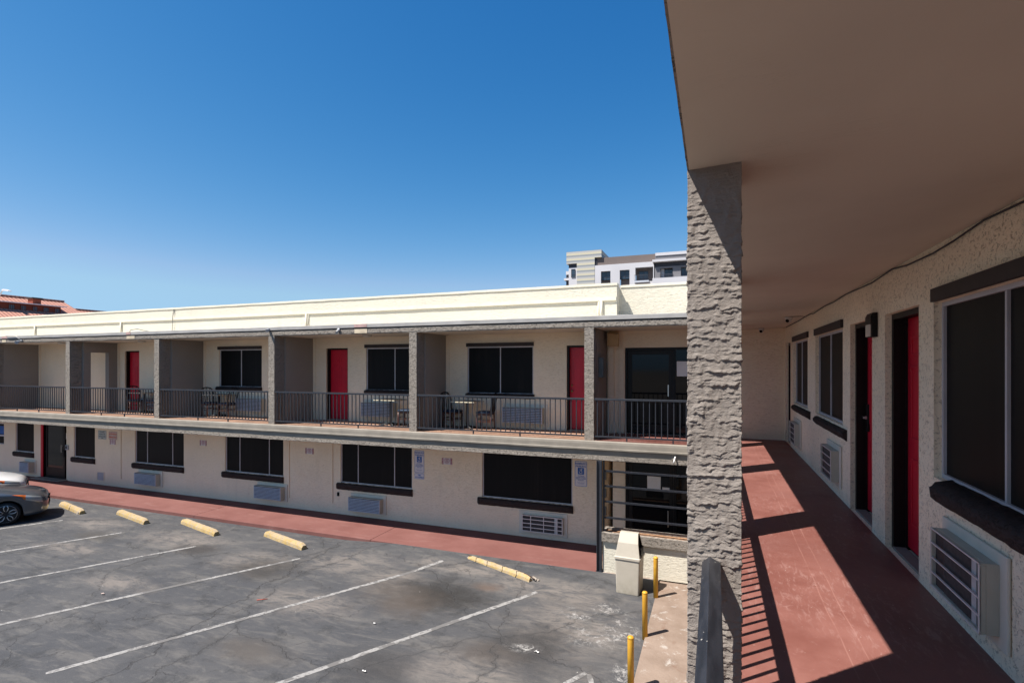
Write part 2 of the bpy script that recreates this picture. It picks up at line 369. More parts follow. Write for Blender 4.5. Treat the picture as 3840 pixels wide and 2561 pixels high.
# ------------------------------------------------------------------ ground
g = MB(); N = 8
g.quad((-600, -600, -.03), (600, -600, -.03), (600, 900, -.03), (-600, 900, -.03))
tag(g.build('ground', 'dirt'), 'dusty level ground beyond the car park', 'ground', kind='structure')
g = MB()
xs = [-60, -45, -30, -22, -16, -12] + [-10 + .25 * i for i in range(0, 36)] + [-1.11]
ys = [-40, -20, -8, 0, 5, 8, 9.5] + [10 + .15 * i for i in range(0, 11)] + [11.62, 11.68]
i0 = 0
for y in ys:
    for x in xs: g.v.append((x, y, h_ground(x, y)))
nx = len(xs)
for j in range(len(ys) - 1):
    for i in range(nx - 1):
        g.f.append((j * nx + i, j * nx + i + 1, (j + 1) * nx + i + 1, (j + 1) * nx + i)); g.s.append(True)
lot = tag(g.build('parking_lot', 'asphalt', fixn=False), 'cracked and stained grey asphalt parking lot with white stall lines', 'parking lot', kind='structure')
def line(a, b, w=.10, seed=0):
    a, b = Vector((*a, 0)), Vector((*b, 0)); d = (b - a).normalized(); n = Vector((-d.y, d.x, 0)); L = (b - a).length
    m = MB(); k = max(2, int(L / .07)); rnd = random.Random(seed)
    pts = []
    for i in range(k + 1):
        q = a + d * (L * i / k); e0 = rnd.uniform(-.008, .008); e1 = rnd.uniform(-.008, .008)
        hw = w / 2
        if i in (0, k): hw *= .75
        l, r = q + n * (hw + e0), q - n * (hw + e1)
        pts.append(((l.x, l.y, h_ground(l.x, l.y) + .004), (r.x, r.y, h_ground(r.x, r.y) + .004)))
    for i in range(k): m.quad(pts[i][0], pts[i][1], pts[i + 1][1], pts[i + 1][0])
    return m.build('parking_line', 'line', lot)
for i, (a, b) in enumerate((((-22.6, 3.1), (-18.45, 10.10)), ((-19.9, 2.3), (-15.53, 9.93)), ((-17.1, 2.0), (-12.55, 9.87)), ((-14.4, 1.6), (-9.40, 10.15)),
                            ((-9.485, 4.965), (-6.003, 11.1)), ((-8.6, 1.6), (-3.425, 10.377)), ((-2.06, 7.53), (-1.83, 7.92)), ((-1.79, 7.90), (-1.60, 7.50)))):
    line(a, b, .10 if i < 6 else .085, i)
# red sidewalk along the far wing, ramping flush at its right end
m = MB(); bot = -.02
for (x0, x1) in ((-34, -27.9), (-27.89, -21.46), (-21.45, -14.93), (-14.92, -8.475), (-8.465, -2.46)):
    m.box(x0, x1, 11.665, 13.37, bot, .10)
tag(m.build('sidewalk', 'sidewalk', bevel=.006), 'red painted concrete sidewalk below the balconies', 'sidewalk', kind='structure')
m = MB(); m.box(-1.11, 8, -6, 11.80, -.02, .055)
m.box(-2.46, 8, 11.80, 13.37, -.02, .094)
m.box(-2.46, -1.115, 11.685, 11.80, -.02, .090)
tag(m.build('pavement', 'pad'), 'stained pinkish concrete apron beside the asphalt', 'pavement', kind='structure')

# ------------------------------------------------------------------ the motel
YW = 13.37; XW = 1.484; YF = 11.81
ZB, ZT = 2.99, 5.54
motel = thing('motel', 'L shaped two storey cream stucco motel with grey balconies and red doors', 'motel')
FY = lambda u, d, z: (u, YW - d, z)          # far wing wall: u along X, d out of the wall
FX = lambda u, d, z: (XW - d, u, z)          # near wing wall: u along Y
def wall(mp, u0, u1, z0, z1, holes, mat, name='wall', step=None):
    us = sorted({u0, u1, *[h[0] for h in holes], *[h[1] for h in holes]}); zs = sorted({z0, z1, *[h[2] for h in holes], *[h[3] for h in holes]})
    m = MB()
    for a, b in zip(us, us[1:]):
        for c, d in zip(zs, zs[1:]):
            if any(h[0] < (a + b) / 2 < h[1] and h[2] < (c + d) / 2 < h[3] for h in holes): continue
            m.quad(mp(a, 0, c), mp(b, 0, c), mp(b, 0, d), mp(a, 0, d))
    for h in holes:
        a, b, c, d, dep = h
        for q in (((a, c), (a, d)), ((b, d), (b, c)), ((a, d), (b, d)), ((b, c), (a, c))):
            (ua, za), (ub, zb) = q
            m.quad(mp(ua, 0, za), mp(ub, 0, zb), mp(ub, -dep, zb), mp(ua, -dep, za))
    return m.build(name, mat, motel, fixn=False)

WIN = .055; DOOR = .05
lower = [(-29.6, -28.43, 1.32, 2.22), (-27.6, -26.33, 1.08, 2.42), (-23.73, -22.45, 1.08, 2.42), (-20.16, -17.607, 1.08, 2.42), (-15.62, -13.07, 1.08, 2.42), (-10.80, -8.245, 1.075, 2.42), (-6.01, -3.445, 1.055, 2.42)]
hl = [(*h, WIN) for h in lower] + [(-25.83, -24.2, .10, 2.42, .10), (-2.50, -2.40, .10, 2.42, .4), (-2.09, -.45, .10, 2.42, .08)]
wall(FY, -34, XW, .10, 2.60, hl, 'stucco_far')
upper = [(-15.90, -13.985, 3.955, 5.232), (-9.855, -7.90, 3.93, 5.215), (-6.467, -4.515, 3.90, 5.205)]
doorsU = [(-20.73, -19.93, 2.99, 5.237), (-11.35, -10.528, 2.99, 5.222), (-3.60, -2.76, 2.99, 5.203)]
hu = [(*h, WIN) for h in upper] + [(*h, .19) for h in doorsU] + [(-2.10, -.50, 2.99, 5.125, .08)]
wall(FY, -34, XW, 2.985, 5.56, hu, 'stucco_far')
winR = [(10.26, 12.02, 3.93, 5.15), (7.60, 9.51, 3.925, 5.14), (2.78, 4.68, 3.86, 5.12)]
doorR = [(12.45, 13.215, 2.985, 5.17), (6.29, 7.215, 2.985, 5.147), (4.98, 5.854, 2.985, 5.14)]
wall(FX, -5, YW, 2.985, 5.56, [(*h, .07) for h in winR] + [(*h, .19) for h in doorR], 'stucco_near')
wall(FX, -5, YW, .05, 2.60, [(2.2, 4.6, 1.0, 2.2, .06), (5.2, 6.1, .05, 2.2, .15)], 'stucco_far')
m = MB(); m.box(2.2, 4.6, -.08, -.062, 1.0, 2.2, FX); m.build('window', 'screen', motel)
m = MB(); m.box(5.2, 6.1, -.18, -.152, .06, 2.2, FX); m.build('door', 'red', motel)
# back and sides of the building, roof decks
m = MB()
m.quad((-34, YW, 0), (-34, 21, 0), (-34, 21, 6.6), (-34, YW, 6.6)); m.quad((-34, 21, 0), (8, 21, 0), (8, 21, 6.6), (-34, 21, 6.6))
m.quad((8, 21, 0), (8, -5, 0), (8, -5, 6.6), (8, 21, 6.6)); m.quad((8, -5, 0), (XW, -5, 0), (XW, -5, 5.8), (8, -5, 5.8))
m.build('outer_wall', 'stucco_far', motel)
m = MB(); m.box(-34, 8, YW + .26, 21, 5.78, 5.88); m.box(XW + .01, 8, -5, YW + .26, 5.78, 5.88); m.build('roof_deck', 'grey_smooth', motel)

# windows, doors
def window(mp, u0, u1, z0, z1, rec, mull=(), lintel=None, sill=None, name='window', fw=.032, lower=False, flip=1):
    m = MB(); m.box(u0 - .01, u1 + .01, -rec - .03, -rec + .002, z0 - .01, z1 + .01, mp); w = m.build(name, 'screen', motel)
    f = MB(); d0, d1 = -rec + .002, -rec + .022
    f.box(u0, u0 + fw, d0, d1, z0, z1, mp); f.box(u1 - fw, u1, d0, d1, z0, z1, mp)
    f.box(u0 + fw, u1 - fw, d0, d1, z0, z0 + fw, mp); f.box(u0 + fw, u1 - fw, d0, d1, z1 - fw, z1, mp)
    for q in mull: f.box(q - fw * .4, q + fw * .4, d0, d1 - .003, z0 + fw, z1 - fw, mp)
    f.build('window_frame', 'white', w)
    if lintel:
        l = MB(); l.box(lintel[0], lintel[1], .002, lintel[4] if len(lintel) > 4 else .035, lintel[2], lintel[3], mp); l.build('lintel', 'brown', w, bevel=.004)
    if sill:
        a, b, zt, zb, out = sill; e = .05
        prof = [(-rec + .02, zt + .012), (out - .03, zt - .01), (out, zt - .035), (out - .005, zb + .03), (out - .035, zb), (.002, zb - .03), (.002, zt - .02), (-rec + .02, zt - .03)]
        l = MB(); n = len(prof); cnt = max(6, int((b - a) / .06)); rings = []
        rnd = random.Random(int(a * 100))
        for i in range(cnt + 1):
            u = a + (b - a) * i / cnt; k = 1 if 0 < i < cnt else .72
            rings.append([mp(u, q[0] * (k if q[0] > .003 else 1) + (rnd.uniform(-.004, .004) if q[0] > .01 else 0), q[1] + rnd.uniform(-.004, .004)) for q in prof])
        l.loft(rings, True, True); l.build('sill', 'darkbrown', w)
    return w
# far wing, ground floor
def lw(i, mull=()):
    u0, u1, z0, z1 = lower[i]
    return window(FY, u0, u1, z0, z1, WIN, mull, None, (u0 - .12, u1 + .02, z0 - .01, z0 - .185, .085))
lw(1); lw(2); lw(3, (-19.54, -18.22)); lw(4, (-14.99, -13.70)); lw(5, (-10.17, -8.87)); lw(6)
w = window(FY, *lower[0], WIN); b = MB(); b.box(-29.4, -28.5, -.05, -.035, 1.75, 2.1, FY); b.build('poster', 'signblue', w)
b = MB(); b.box(-29.4, -28.5, -.05, -.033, 1.66, 1.72, FY); b.build('poster_strip', 'signwhite', w)
# far wing, upper floor
window(FY, *upper[0], WIN, (-14.925,), (-15.95, -13.985, 5.232, 5.335), (-16.02, -13.97, 3.965, 3.84, .08))
window(FY, *upper[1], WIN, (-8.855,), (-9.90, -7.85, 5.215, 5.315), (-9.90, -7.85, 3.945, 3.85, .08))
window(FY, *upper[2], WIN, (-5.478,), (-6.49, -4.50, 5.205, 5.305), (-6.50, -4.48, 3.91, 3.815, .08))
# near wing
window(FX, *winR[0], .07, (11.28,), (10.13, 11.98, 5.15, 5.25), (9.95, 11.85, 3.905, 3.80, .075))
window(FX, *winR[1], .07, (8.63,), (7.56, 9.455, 5.14, 5.24), (7.36, 9.36, 3.895, 3.79, .075))
window(FX, *winR[2], .07, (3.785,), (2.8, 4.64, 5.12, 5.215), (2.70, 4.50, 3.862, 3.735, .10), fw=.030)

def door(mp, u0, u1, z0, z1, near=-1, lock=None, slabz=None):
    """near: which side carries the lock (-1 low u, +1 high u)"""
    s = MB(); d0 = -.19; d1 = -.165; t = .045
    s.box(u0 + t, u1 - t, d0, d1, z0 + .03, z1 - t, mp)
    W = u1 - u0 - 2 * t; a = u0 + t; zz = z0 + .03
    for (c0, c1) in ((.12, .455), (.545, .88)):
        for (r0, r1) in ((.11, .40), (.48, .80), (.845, .93)):
            x0, x1, y0, y1 = a + W * c0, a + W * c1, zz + 2.06 * r0, zz + 2.06 * r1
            for q in ((x0, x1, y0, y0 + .022), (x0, x1, y1 - .022, y1), (x0, x0 + .022, y0 + .022, y1 - .022), (x1 - .022, x1, y0 + .022, y1 - .022)):
                s.box(q[0], q[1], d1, d1 + .007, q[2], q[3], mp)
            s.box(x0 + .055, x1 - .055, d1, d1 + .005, y0 + .055, y1 - .055, mp)
    dr = s.build('door', 'red', motel, bevel=.002)
    f = MB()
    for (q0, q1, e0, e1) in ((-.11, -.052, 0, .05), (-.15, -.11, 0, .038), (-.19, -.15, 0, .045)):
        f.box(u0, u0 + e1, q0, q1, z0, z1, mp); f.box(u1 - e1, u1, q0, q1, z0, z1, mp); f.box(u0 + e1, u1 - e1, q0, q1, z1 - e1, z1, mp)
    f.build('door_frame', 'black', dr)
    k = MB(); k.box(u0 + .052, u1 - .052, -.15, -.045, z0, z0 + .022, mp); k.build('threshold', 'grey_smooth', dr, bevel=.004)
    h = MB(); e = (u0 + t + .06) if near < 0 else (u1 - t - .06)
    if lock == 'lever':
        h.box(e - .035, e + .035, d1 + .001, d1 + .022, z0 + .93, z0 + 1.24, mp); h.build('lock_plate', 'black', dr, bevel=.004)
        h = MB(); h.box(e - .014, e + .11, d1 + .035, d1 + .055, z0 + 1.075, z0 + 1.10, mp); h.box(e - .014, e + .014, d1 + .02, d1 + .04, z0 + 1.07, z0 + 1.105, mp)
        h.build('lever', 'lockmetal', dr, bevel=.004)
    else:
        for zc, r in ((1.02, .03), (1.17, .024)):
            h = MB(); c = mp(e, d1 + .02, z0 + zc)
            h.lathe([(.001, -.02), (r * .7, -.018), (r, -.008), (r, .008), (r * .8, .02), (.001, .02)], c, 12, 'y' if mp is FY else 'x')
            h.build('knob' if r > .025 else 'deadbolt', 'brass', dr)
    return dr
for i, d in enumerate(doorsU): door(FY, *d, near=-1 if i == 2 else 1)
door(FX, *doorR[0], near=1); door(FX, *doorR[1], near=1, lock='lever'); door(FX, *doorR[2], near=-1, lock='lever')

# glazed doors of the far wing
def glass_door(u0, u1, z0, z1, leaf, rec, papers=(), handle=None, kick=.0):
    f = MB(); d0, d1 = -rec, -rec + .05
    f.box(u0, u0 + .05, d0, d1, z0, z1, FY); f.box(u1 - .05, u1, d0, d1, z0, z1, FY); f.box(u0 + .05, u1 - .05, d0, d1, z1 - .06, z1, FY); f.box(u0 + .05, u1 - .05, d0, d1, z0, z0 + .05, FY)
    a, b = leaf; f.box(b, b + .06, d0, d1 - .002, z0 + .05, z1 - .06, FY)
    fr = f.build('glass_door', 'black', motel)
    l = MB(); s = .10; e0, e1 = d0 - .005, d0 + .035
    l.box(a, a + s, e0, e1, z0 + .06, z1 - .07, FY); l.box(b - s, b - .004, e0, e1, z0 + .06, z1 - .07, FY)
    l.box(a + s, b - s, e0, e1, z1 - .07 - s, z1 - .07, FY); l.box(a + s, b - s, e0, e1, z0 + .06, z0 + .2 + kick, FY)
    l.build('door_leaf', 'black', fr)
    g = MB(); g.box(a + s, b - s, d0 + .01, d0 + .018, z0 + .2 + kick, z1 - .07 - s, FY); g.box(b + .062, u1 - .052, d0 + .008, d0 + .016, z0 + .05, z1 - .06, FY); g.build('glass_pane', 'glass', fr)
    for (x0, x1, y0, y1) in papers:
        q = MB(); q.box(x0, x1, d0 + .02, d0 + .024, y0, y1, FY); q.build('paper_or_reflection', 'paper', fr)
    if handle:
        x, y0, y1 = handle; h = MB(); h.box(x - .012, x + .012, d0 + .075, d0 + .095, y0, y1, FY); h.box(x - .01, x + .01, d0 + .03, d0 + .08, y0 + .02, y0 + .045, FY); h.box(x - .01, x + .01, d0 + .03, d0 + .08, y1 - .045, y1 - .02, FY)
        h.build('pull_handle', 'lockmetal', fr)
    return fr
gd = glass_door(-2.09, -.50, 2.99, 5.12, (-2.03, -.945), .08, (), (-1.055, 3.93, 4.21))
q = MB(); q.box(-.86, -.58, -.055, -.05, 4.42, 4.78, FY); q.build('paper_or_reflection', 'paper', gd)  # pale sheet standing in for a bright reflection in the sidelight, no paper
glass_door(-2.085, -.46, .10, 2.41, (-2.02, -.93), .08, ((-1.56, -1.24, 1.62, 1.95), (-1.02, -.88, 1.80, 1.98), (-1.2, -.98, 1.60, 1.70)), (-1.06, .75, 1.15))
gd = glass_door(-25.78, -24.22, .12, 2.41, (-25.66, -24.46), .10, ((-24.36, -24.24, 1.74, 1.98),), (-24.55, 1.2, 1.5), kick=.22)
m = MB(); m.box(-25.86, -25.72, -.02, .012, .12, 2.42, FY); m.build('red_jamb', 'red', gd)
m = MB(); m.box(-24.62, -24.44, -.06, -.03, 1.02, 1.32, FY); m.build('lock_box', 'black', gd)
m = MB(); m.box(-26.0, -24.12, -.05, .30, .10, .135, FY); m.build('door_step', 'grey_smooth', gd, bevel=.01)
# dark service recess with a brown board beside the lower glass door
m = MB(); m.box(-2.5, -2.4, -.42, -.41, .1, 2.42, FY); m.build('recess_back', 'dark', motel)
m = MB(); m.box(-2.68, -2.51, .002, .03, .12, 2.42, FY); m.build('backing_board', 'beigebox', motel)
for z in (.9, 1.35, 1.8): m = MB(); m.box(-2.63, -2.56, .03, .06, z, z + .22, FY); m.build('meter_box', 'greybox', motel)
# corner trims on the wall beside the partitions
for a, b, d in [(x + .004, x + .10, .022) for x in (-25.98, -21.12, -16.63, -11.85, -7.13)] + [(-2.50, -2.36, .10), (-2.24, -2.12, .03)]:
    m = MB(); m.box(a, b, .002, d, 2.99, 5.53, FY); m.build('wall_trim', 'stucco_far', motel)

# balcony slab of the far wing: deck, rounded lip, drip line, stucco band below
m = MB(); m.box(-34, -2.5, 11.78, YW, 2.62, 2.988); m.build('balcony_floor', 'tanfloor', motel)
def wavy(poly, x0, x1, step, amp, name, mat, seed, ax='x'):
    rnd = random.Random(seed); n = int(abs(x1 - x0) / step); rings = []
    ph = [rnd.uniform(0, 6) for _ in poly]
    for i in range(n + 1):
        x = x0 + (x1 - x0) * i / n
        ring = []
        for k, (y, z) in enumerate(poly):
            e = amp * (noise.noise((x * 1.7, ph[k], z * 3)) + .5 * noise.noise((x * 6, ph[k] * 3, 1)))
            ring.append((x, y + e * .6, z + e) if ax == 'x' else (y + e * .6, x, z + e))
        rings.append(ring)
    m = MB(); m.loft(rings, True, False); return m.build(name, mat, motel)
wavy([(11.779, 2.80), (11.779, 2.993), (11.735, 2.992), (11.712, 2.975), (11.705, 2.93), (11.705, 2.84), (11.695, 2.832), (11.695, 2.80)], -34, -.106, .22, .004, 'slab_lip', 'grey_smooth', 3)
wavy([(11.779, 2.56), (11.779, 2.66), (11.745, 2.66), (11.742, 2.57), (11.755, 2.56)], -34, -.106, .06, .008, 'slab_band', 'grey_stucco', 4)
m = MB(); m.box(-34, -.106, 11.752, 11.779, 2.662, 2.80); m.build('slab_face', 'grey_smooth', motel)
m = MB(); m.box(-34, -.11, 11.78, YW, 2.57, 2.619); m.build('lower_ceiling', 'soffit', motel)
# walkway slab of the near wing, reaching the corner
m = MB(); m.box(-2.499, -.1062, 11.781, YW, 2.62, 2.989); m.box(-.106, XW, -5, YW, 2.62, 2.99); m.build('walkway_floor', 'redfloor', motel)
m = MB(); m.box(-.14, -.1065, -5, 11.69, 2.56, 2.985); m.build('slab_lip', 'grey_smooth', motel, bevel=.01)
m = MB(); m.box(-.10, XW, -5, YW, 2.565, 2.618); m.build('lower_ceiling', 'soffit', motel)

# roof slab, ceilings, fascia
m = MB(); m.box(-34, -.107, 11.84, YW, 5.565, 5.775); m.build('roof_slab', 'grey_smooth', motel)
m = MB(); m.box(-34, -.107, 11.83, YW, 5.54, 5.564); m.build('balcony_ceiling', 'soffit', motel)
m = MB(); m.prism([(-.085, 5.50), (XW, 5.565), (XW, 5.775), (-.085, 5.775)], -5, YW, 'y'); m.build('roof_slab', 'grey_smooth', motel)
m = MB()
nr = 120
rings = []
for i in range(nr + 1):
    y = -5 + (YW + 5) * i / nr
    rings.append([(-.099, y, 5.469), (.3, y, 5.4856), (.9, y, 5.508), (XW, y, 5.53), (XW, y, 5.556), (-.083, y, 5.496)])
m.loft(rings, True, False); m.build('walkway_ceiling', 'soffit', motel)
def ragged(name, seed):
    rnd = random.Random(seed); rings = []
    n = 760
    for i in range(n + 1):
        y = -3 + (11.80 + 3) * i / n
        e = .001 * noise.noise((y * 6, 1.3, seed)) + .003 * max(0, noise.noise((y * 22, 4.2, seed)) - .1)
        f = .0015 * noise.noise((y * 9, 7.7, seed)) + .003 * max(0, noise.noise((y * 40, 2, 1)) - .15)
        rings.append([(-.084, y, 5.4715), (-.098, y, 5.4695), (-.106 - f, y, 5.4695 - e), (-.109 - f, y, 5.52), (-.108, y, 5.67), (-.084, y, 5.67)])
    m = MB(); m.loft(rings, True, False); return m.build(name, 'grey_stucco', motel)
ragged('fascia', 5)
m = MB(); m.box(-.125, -.084, -5, 11.78, 5.70, 5.795); m.build('roof_flashing', 'metal_flash', motel)
m = MB(); m.box(-.10, -.0845, -5, 11.80, 5.671, 5.699); m.build('fascia_gap', 'dark', motel)  # recessed strip coloured dark as the shadow line below the flashing
wavy([(11.838, 5.535), (11.838, 5.672), (11.805, 5.672), (11.80, 5.56), (11.812, 5.535)], -34, -.11, .06, .007, 'fascia', 'grey_stucco', 8)
m = MB(); m.box(-34, -.11, 11.815, 11.838, 5.673, 5.702); m.build('fascia_gap', 'brown', motel)  # same painted shadow line along the far wing's roof edge
wavy([(11.838, 5.702), (11.838, 5.797), (11.786, 5.797), (11.782, 5.79), (11.784, 5.702)], -34, -.126, .30, .006, 'roof_flashing', 'metal_flash', 9)
m = MB(); m.box(-34, -.09, 11.8385, YW, 5.776, 5.788); m.box(-.09, XW + .01, -5, YW, 5.776, 5.788); m.build('roof_covering', 'trimcream', motel)
# parapet: long stretch with ledge and coping, then a set back stretch
m = MB(); m.box(-34, -2.30, YW, YW + .25, 5.79, 6.70); m.box(-2.32, -2.30, YW + .2501, 13.84, 5.79, 6.70); m.build('parapet_wall', 'parapet', motel)
m = MB(); m.box(-2.299, XW, 13.83, 14.08, 5.79, 6.69); m.box(XW, 8, 13.83, 14.08, 5.79, 6.69); m.build('parapet_wall', 'parapet', motel)
wavy([(YW - .022, 6.702), (YW - .022, 6.76), (YW + .27, 6.765), (YW + .27, 6.702)], -34, -2.285, .4, .005, 'coping', 'trimcream', 12)
m = MB(); m.box(-2.285, 8, 13.81, 14.10, 6.692, 6.755); m.build('coping', 'trimcream', motel, bevel=.005)
wavy([(YW - .045, 6.32), (YW - .045, 6.41), (YW - .0005, 6.415), (YW - .0005, 6.315)], -34, -2.31, .35, .004, 'ledge', 'trimcream', 13)
for x, r in ((-26.2, .03), (-20.9, .03), (-12.11, .03), (-2.69, .04)): m = MB(); m.tube([(x, YW - .032, 6.33), (x, YW - .032, 5.80)], r, 8); m.build('drain_pipe', 'trimcream', motel)
m = MB()
m.tube([(-2.76, YW - .03, 6.31), (-2.77, YW - .035, 6.0), (-2.80, YW - .08, 5.80)], .014, 6); m.tube([(-12.02, YW - .03, 6.32), (-12.05, YW - .03, 6.1), (-12.02, YW - .05, 5.8)], .012, 6)
m.build('roof_conduit', 'trimcream', motel)
m = MB(); m.tube([(-18.1, YW - .012, 6.77), (-18.13, YW - .02, 6.50), (-18.1, YW - .055, 6.42), (-18.1, YW - .05, 6.2), (-18.16, YW - .03, 5.95), (-18.2, YW - .1, 5.80)], .007, 5)
m.tube([(-18.02, YW - .012, 6.77), (-18.08, YW - .02, 6.50)], .006, 5)
m.tube([(-18.4, 12.0, 5.79), (-18.3, 12.0, 5.88), (-17.9, 11.95, 5.9), (-17.5, 11.9, 5.83), (-17.2, 11.85, 5.80)], .010, 5)
m.build('roof_wire', 'cable', motel)
# patches where fittings were taken off the fascia
for (x0, x1, z0, z1, y, mt) in ((-9.07, -8.66, 5.71, 5.79, 11.778, 'patchred'), (-9.07, -8.66, 5.55, 5.66, 11.794, 'patchcream'), (-18.2, -17.98, 5.71, 5.79, 11.778, 'patchred'), (-18.2, -17.8, 5.565, 5.66, 11.794, 'patchcream'), (-25.2, -24.85, 5.71, 5.79, 11.778, 'patchred'), (-25.2, -24.95, 5.565, 5.66, 11.794, 'patchcream')):
    m = MB(); m.box(x0, x1, y - .002, y + .002, z0, z1); m.build('bare_patch', mt, motel)
# columns of the far wing and the partitions behind them
def column(x0, x1, y0, y1, z0, z1, name='column', mat='grey_stucco', seed=0):
    m = MB(); n = int((z1 - z0) / .05); rings = []
    for i in range(n + 1):
        z = z0 + (z1 - z0) * i / n; q = []
        for k, (x, y) in enumerate(((x0, y0), (x1, y0), (x1, y1), (x0, y1))):
            e = .005 * noise.noise((x * 9 + seed, y * 9, z * 7)); f = .005 * noise.noise((x * 9 + 5, y * 9 + seed, z * 9))
            q.append((x + e, y + f, z))
        rings.append(q)
    m.loft(rings, True, False); return m.build(name, mat, motel)
cols = [(-26.2, -25.98), (-21.42, -21.2), (-16.895, -16.675), (-12.10, -11.88), (-7.372, -7.153), (-2.765, -2.55)]
for i, (a, b) in enumerate(cols):
    column(a, b, 11.81, 12.2, 2.985, 5.545, seed=i)
    xr = b if i == 5 else (-25.98, -21.12, -16.63, -11.85, -7.13)[i]
    m = MB()
    if i == 1:
        m.box(xr - .2, xr, 12.201, 12.44, 2.99, 5.54); m.box(xr - .2, xr, 12.44, 13.054, 5.165, 5.54); m.box(xr - .2, xr, 13.054, YW, 2.99, 5.54)
    elif i == 5: m.box(xr - .17, xr, 12.201, YW, 2.99, 5.54)
    else: m.box(xr - .2, xr, 12.201, YW, 2.99, 5.54)
    m.build('partition', 'grey_part', motel)
# columns of the near wing, upper and lower storey
def zc_top(x): return 5.4702 + (x + .085) * .0375
ycol = [(-4.18, -3.77), (-.95, -.63), (5.43, 5.84), (8.68, 9.10), (11.49, 11.80)]
for i, (a, b) in enumerate(ycol): column(-.106, .101, a, b, 2.985, 5.476, seed=20 + i)
for i, (a, b) in enumerate(ycol + [(2.30, 2.61)]): column(-.105, .10, a, b, .05, 2.56, 'lower_column', seed=40 + i)
# the near column: thick hand trowelled plaster, modelled in relief
def relief(s, z, sd):
    n = noise.noise
    w = n((s * 3 + sd, z * 4, sd * 1.7)); w2 = n((s * 11, z * 13, 3.3 + sd)); w3 = n((s * 42, z * 42, 6.1)); w4 = n((s * 110, z * 100, 2.2))
    def layer(freq, a, b, c, d, off, lo, gain, lip):
        ph = z * freq + a * w + b * w2 + c * w3 + d * w4 + off; row = math.floor(ph); fr = ph - row
        am = n((s * 7 + row * 3.17 + off, row * 1.31 + sd, off)) * .5 + n((s * 30, row * 2.7, off + 3)) * .9 + .48
        am = max(0., min(1., (am - lo) * gain))
        return am * (max(0., 1 - fr * 1.25) ** .8 if fr > lip else fr / lip)
    L1 = layer(19, .45, .30, .24, .10, 0, .40, 3.0, .05)
    L2 = layer(36, .6, .40, .34, .16, 5.3, .42, 3.0, .07)
    L3 = layer(66, .8, .5, .5, .25, 9.1, .46, 3.0, .12)
    return .0052 * L1 + .0042 * L2 + .0025 * L3 + .0009 * w4 + .0008 * w3
def relief_column(x0, x1, y0, y1, z0, z1, ds=.0034, dz=.0026):
    corners = [(x0, y0), (x1, y0), (x1, y1), (x0, y1)]; nrm = [(0, -1), (1, 0), (0, 1), (-1, 0)]
    ring = []; s = 0.
    for k in range(4):
        a, b = corners[k], corners[(k + 1) % 4]; L = math.hypot(b[0] - a[0], b[1] - a[1]); st = ds if k in (0, 3) else ds * 3
        n = int(L / st)
        for i in range(n):
            f = i / n; q = (a[0] + (b[0] - a[0]) * f, a[1] + (b[1] - a[1]) * f)
            nn = nrm[k]
            if i == 0:
                p = nrm[k - 1]; nn = ((nn[0] + p[0]) * .7, (nn[1] + p[1]) * .7)
            ring.append((q, nn, s + L * f, k))
        s += L
    nz = int((z1 - z0) / dz); n = len(ring); m = MB()
    for j in range(nz + 1):
        z = z0 + (z1 - z0) * j / nz
        for (q, nn, ss, k) in ring:
            h = relief(ss, z, 1.7) - .003
            if z > z1 - .22: h *= .45 + .55 * (z1 - z) / .22
            zz = z if k != 0 or j < nz else z
            m.v.append((q[0] + nn[0] * h, q[1] + nn[1] * h, zz))
    for j in range(nz):
        for i in range(n):
            m.f.append((j * n + i, j * n + (i + 1) % n, (j + 1) * n + (i + 1) % n, (j + 1) * n + i)); m.s.append(True)
    return m
t = NT('grey_trowelled_plaster'); p = t.pos()
M['nearcol'] = t.fin(t.mix(t.rng(t.noise(p, 5, 5), .3, .7), (.215, .188, .168), (.26, .23, .208)), .9, 0, .15, t.bump(t.noise(p, 150, 4, .75), .8, .005, t.bump(t.noise(t.mp((40, 40, 75)), 1.0, 4, .65, .6), .6, .008)))
relief_column(-.106, .101, 2.30, 2.61, 2.985, 5.477).build('column', 'nearcol', motel, fixn=False)
# planter wall under the corner bay
m = MB(); m.box(-2.33, XW, 11.735, 11.80, .085, .785); m.build('planter_wall', 'parapet', motel)
pl = wavy([(11.66, .79), (11.66, .985), (11.735, .99), (11.735, .93), (12.06, .93), (12.06, .995), (12.12, .995), (12.12, .79)], -2.34, XW, .08, .005, 'planter', 'grey_stucco', 21)
m = MB(); m.box(-2.34, -2.28, 11.736, 12.059, .931, .99); m.build('planter_end', 'grey_stucco', pl)
m = MB(); rings = []
for i in range(81):
    x = -2.275 + (XW + 2.275) * i / 80
    rings.append([(x, 11.737 + .32 * k / 6, .945 + .012 * noise.noise((x * 4, k, 1))) for k in range(7)])
m.loft(rings, False, True, closed=False); m.build('planter_soil', 'soil', pl)
m = MB(); m.box(-2.33, XW, 12.06, 12.12, .095, .789); m.build('planter_back', 'stucco_far', pl)
# surface conduits and small fittings of the lower wall
for x in (-20.94, -12.83, -11.11): m = MB(); m.box(x - .025, x + .025, .002, .026, .42, 2.56, FY); m.build('conduit', 'stucco_far', motel)
m = MB(); m.box(-10.91, -10.845, .002, .03, .655, .77, FY); m.build('utility_box', 'dark', motel)

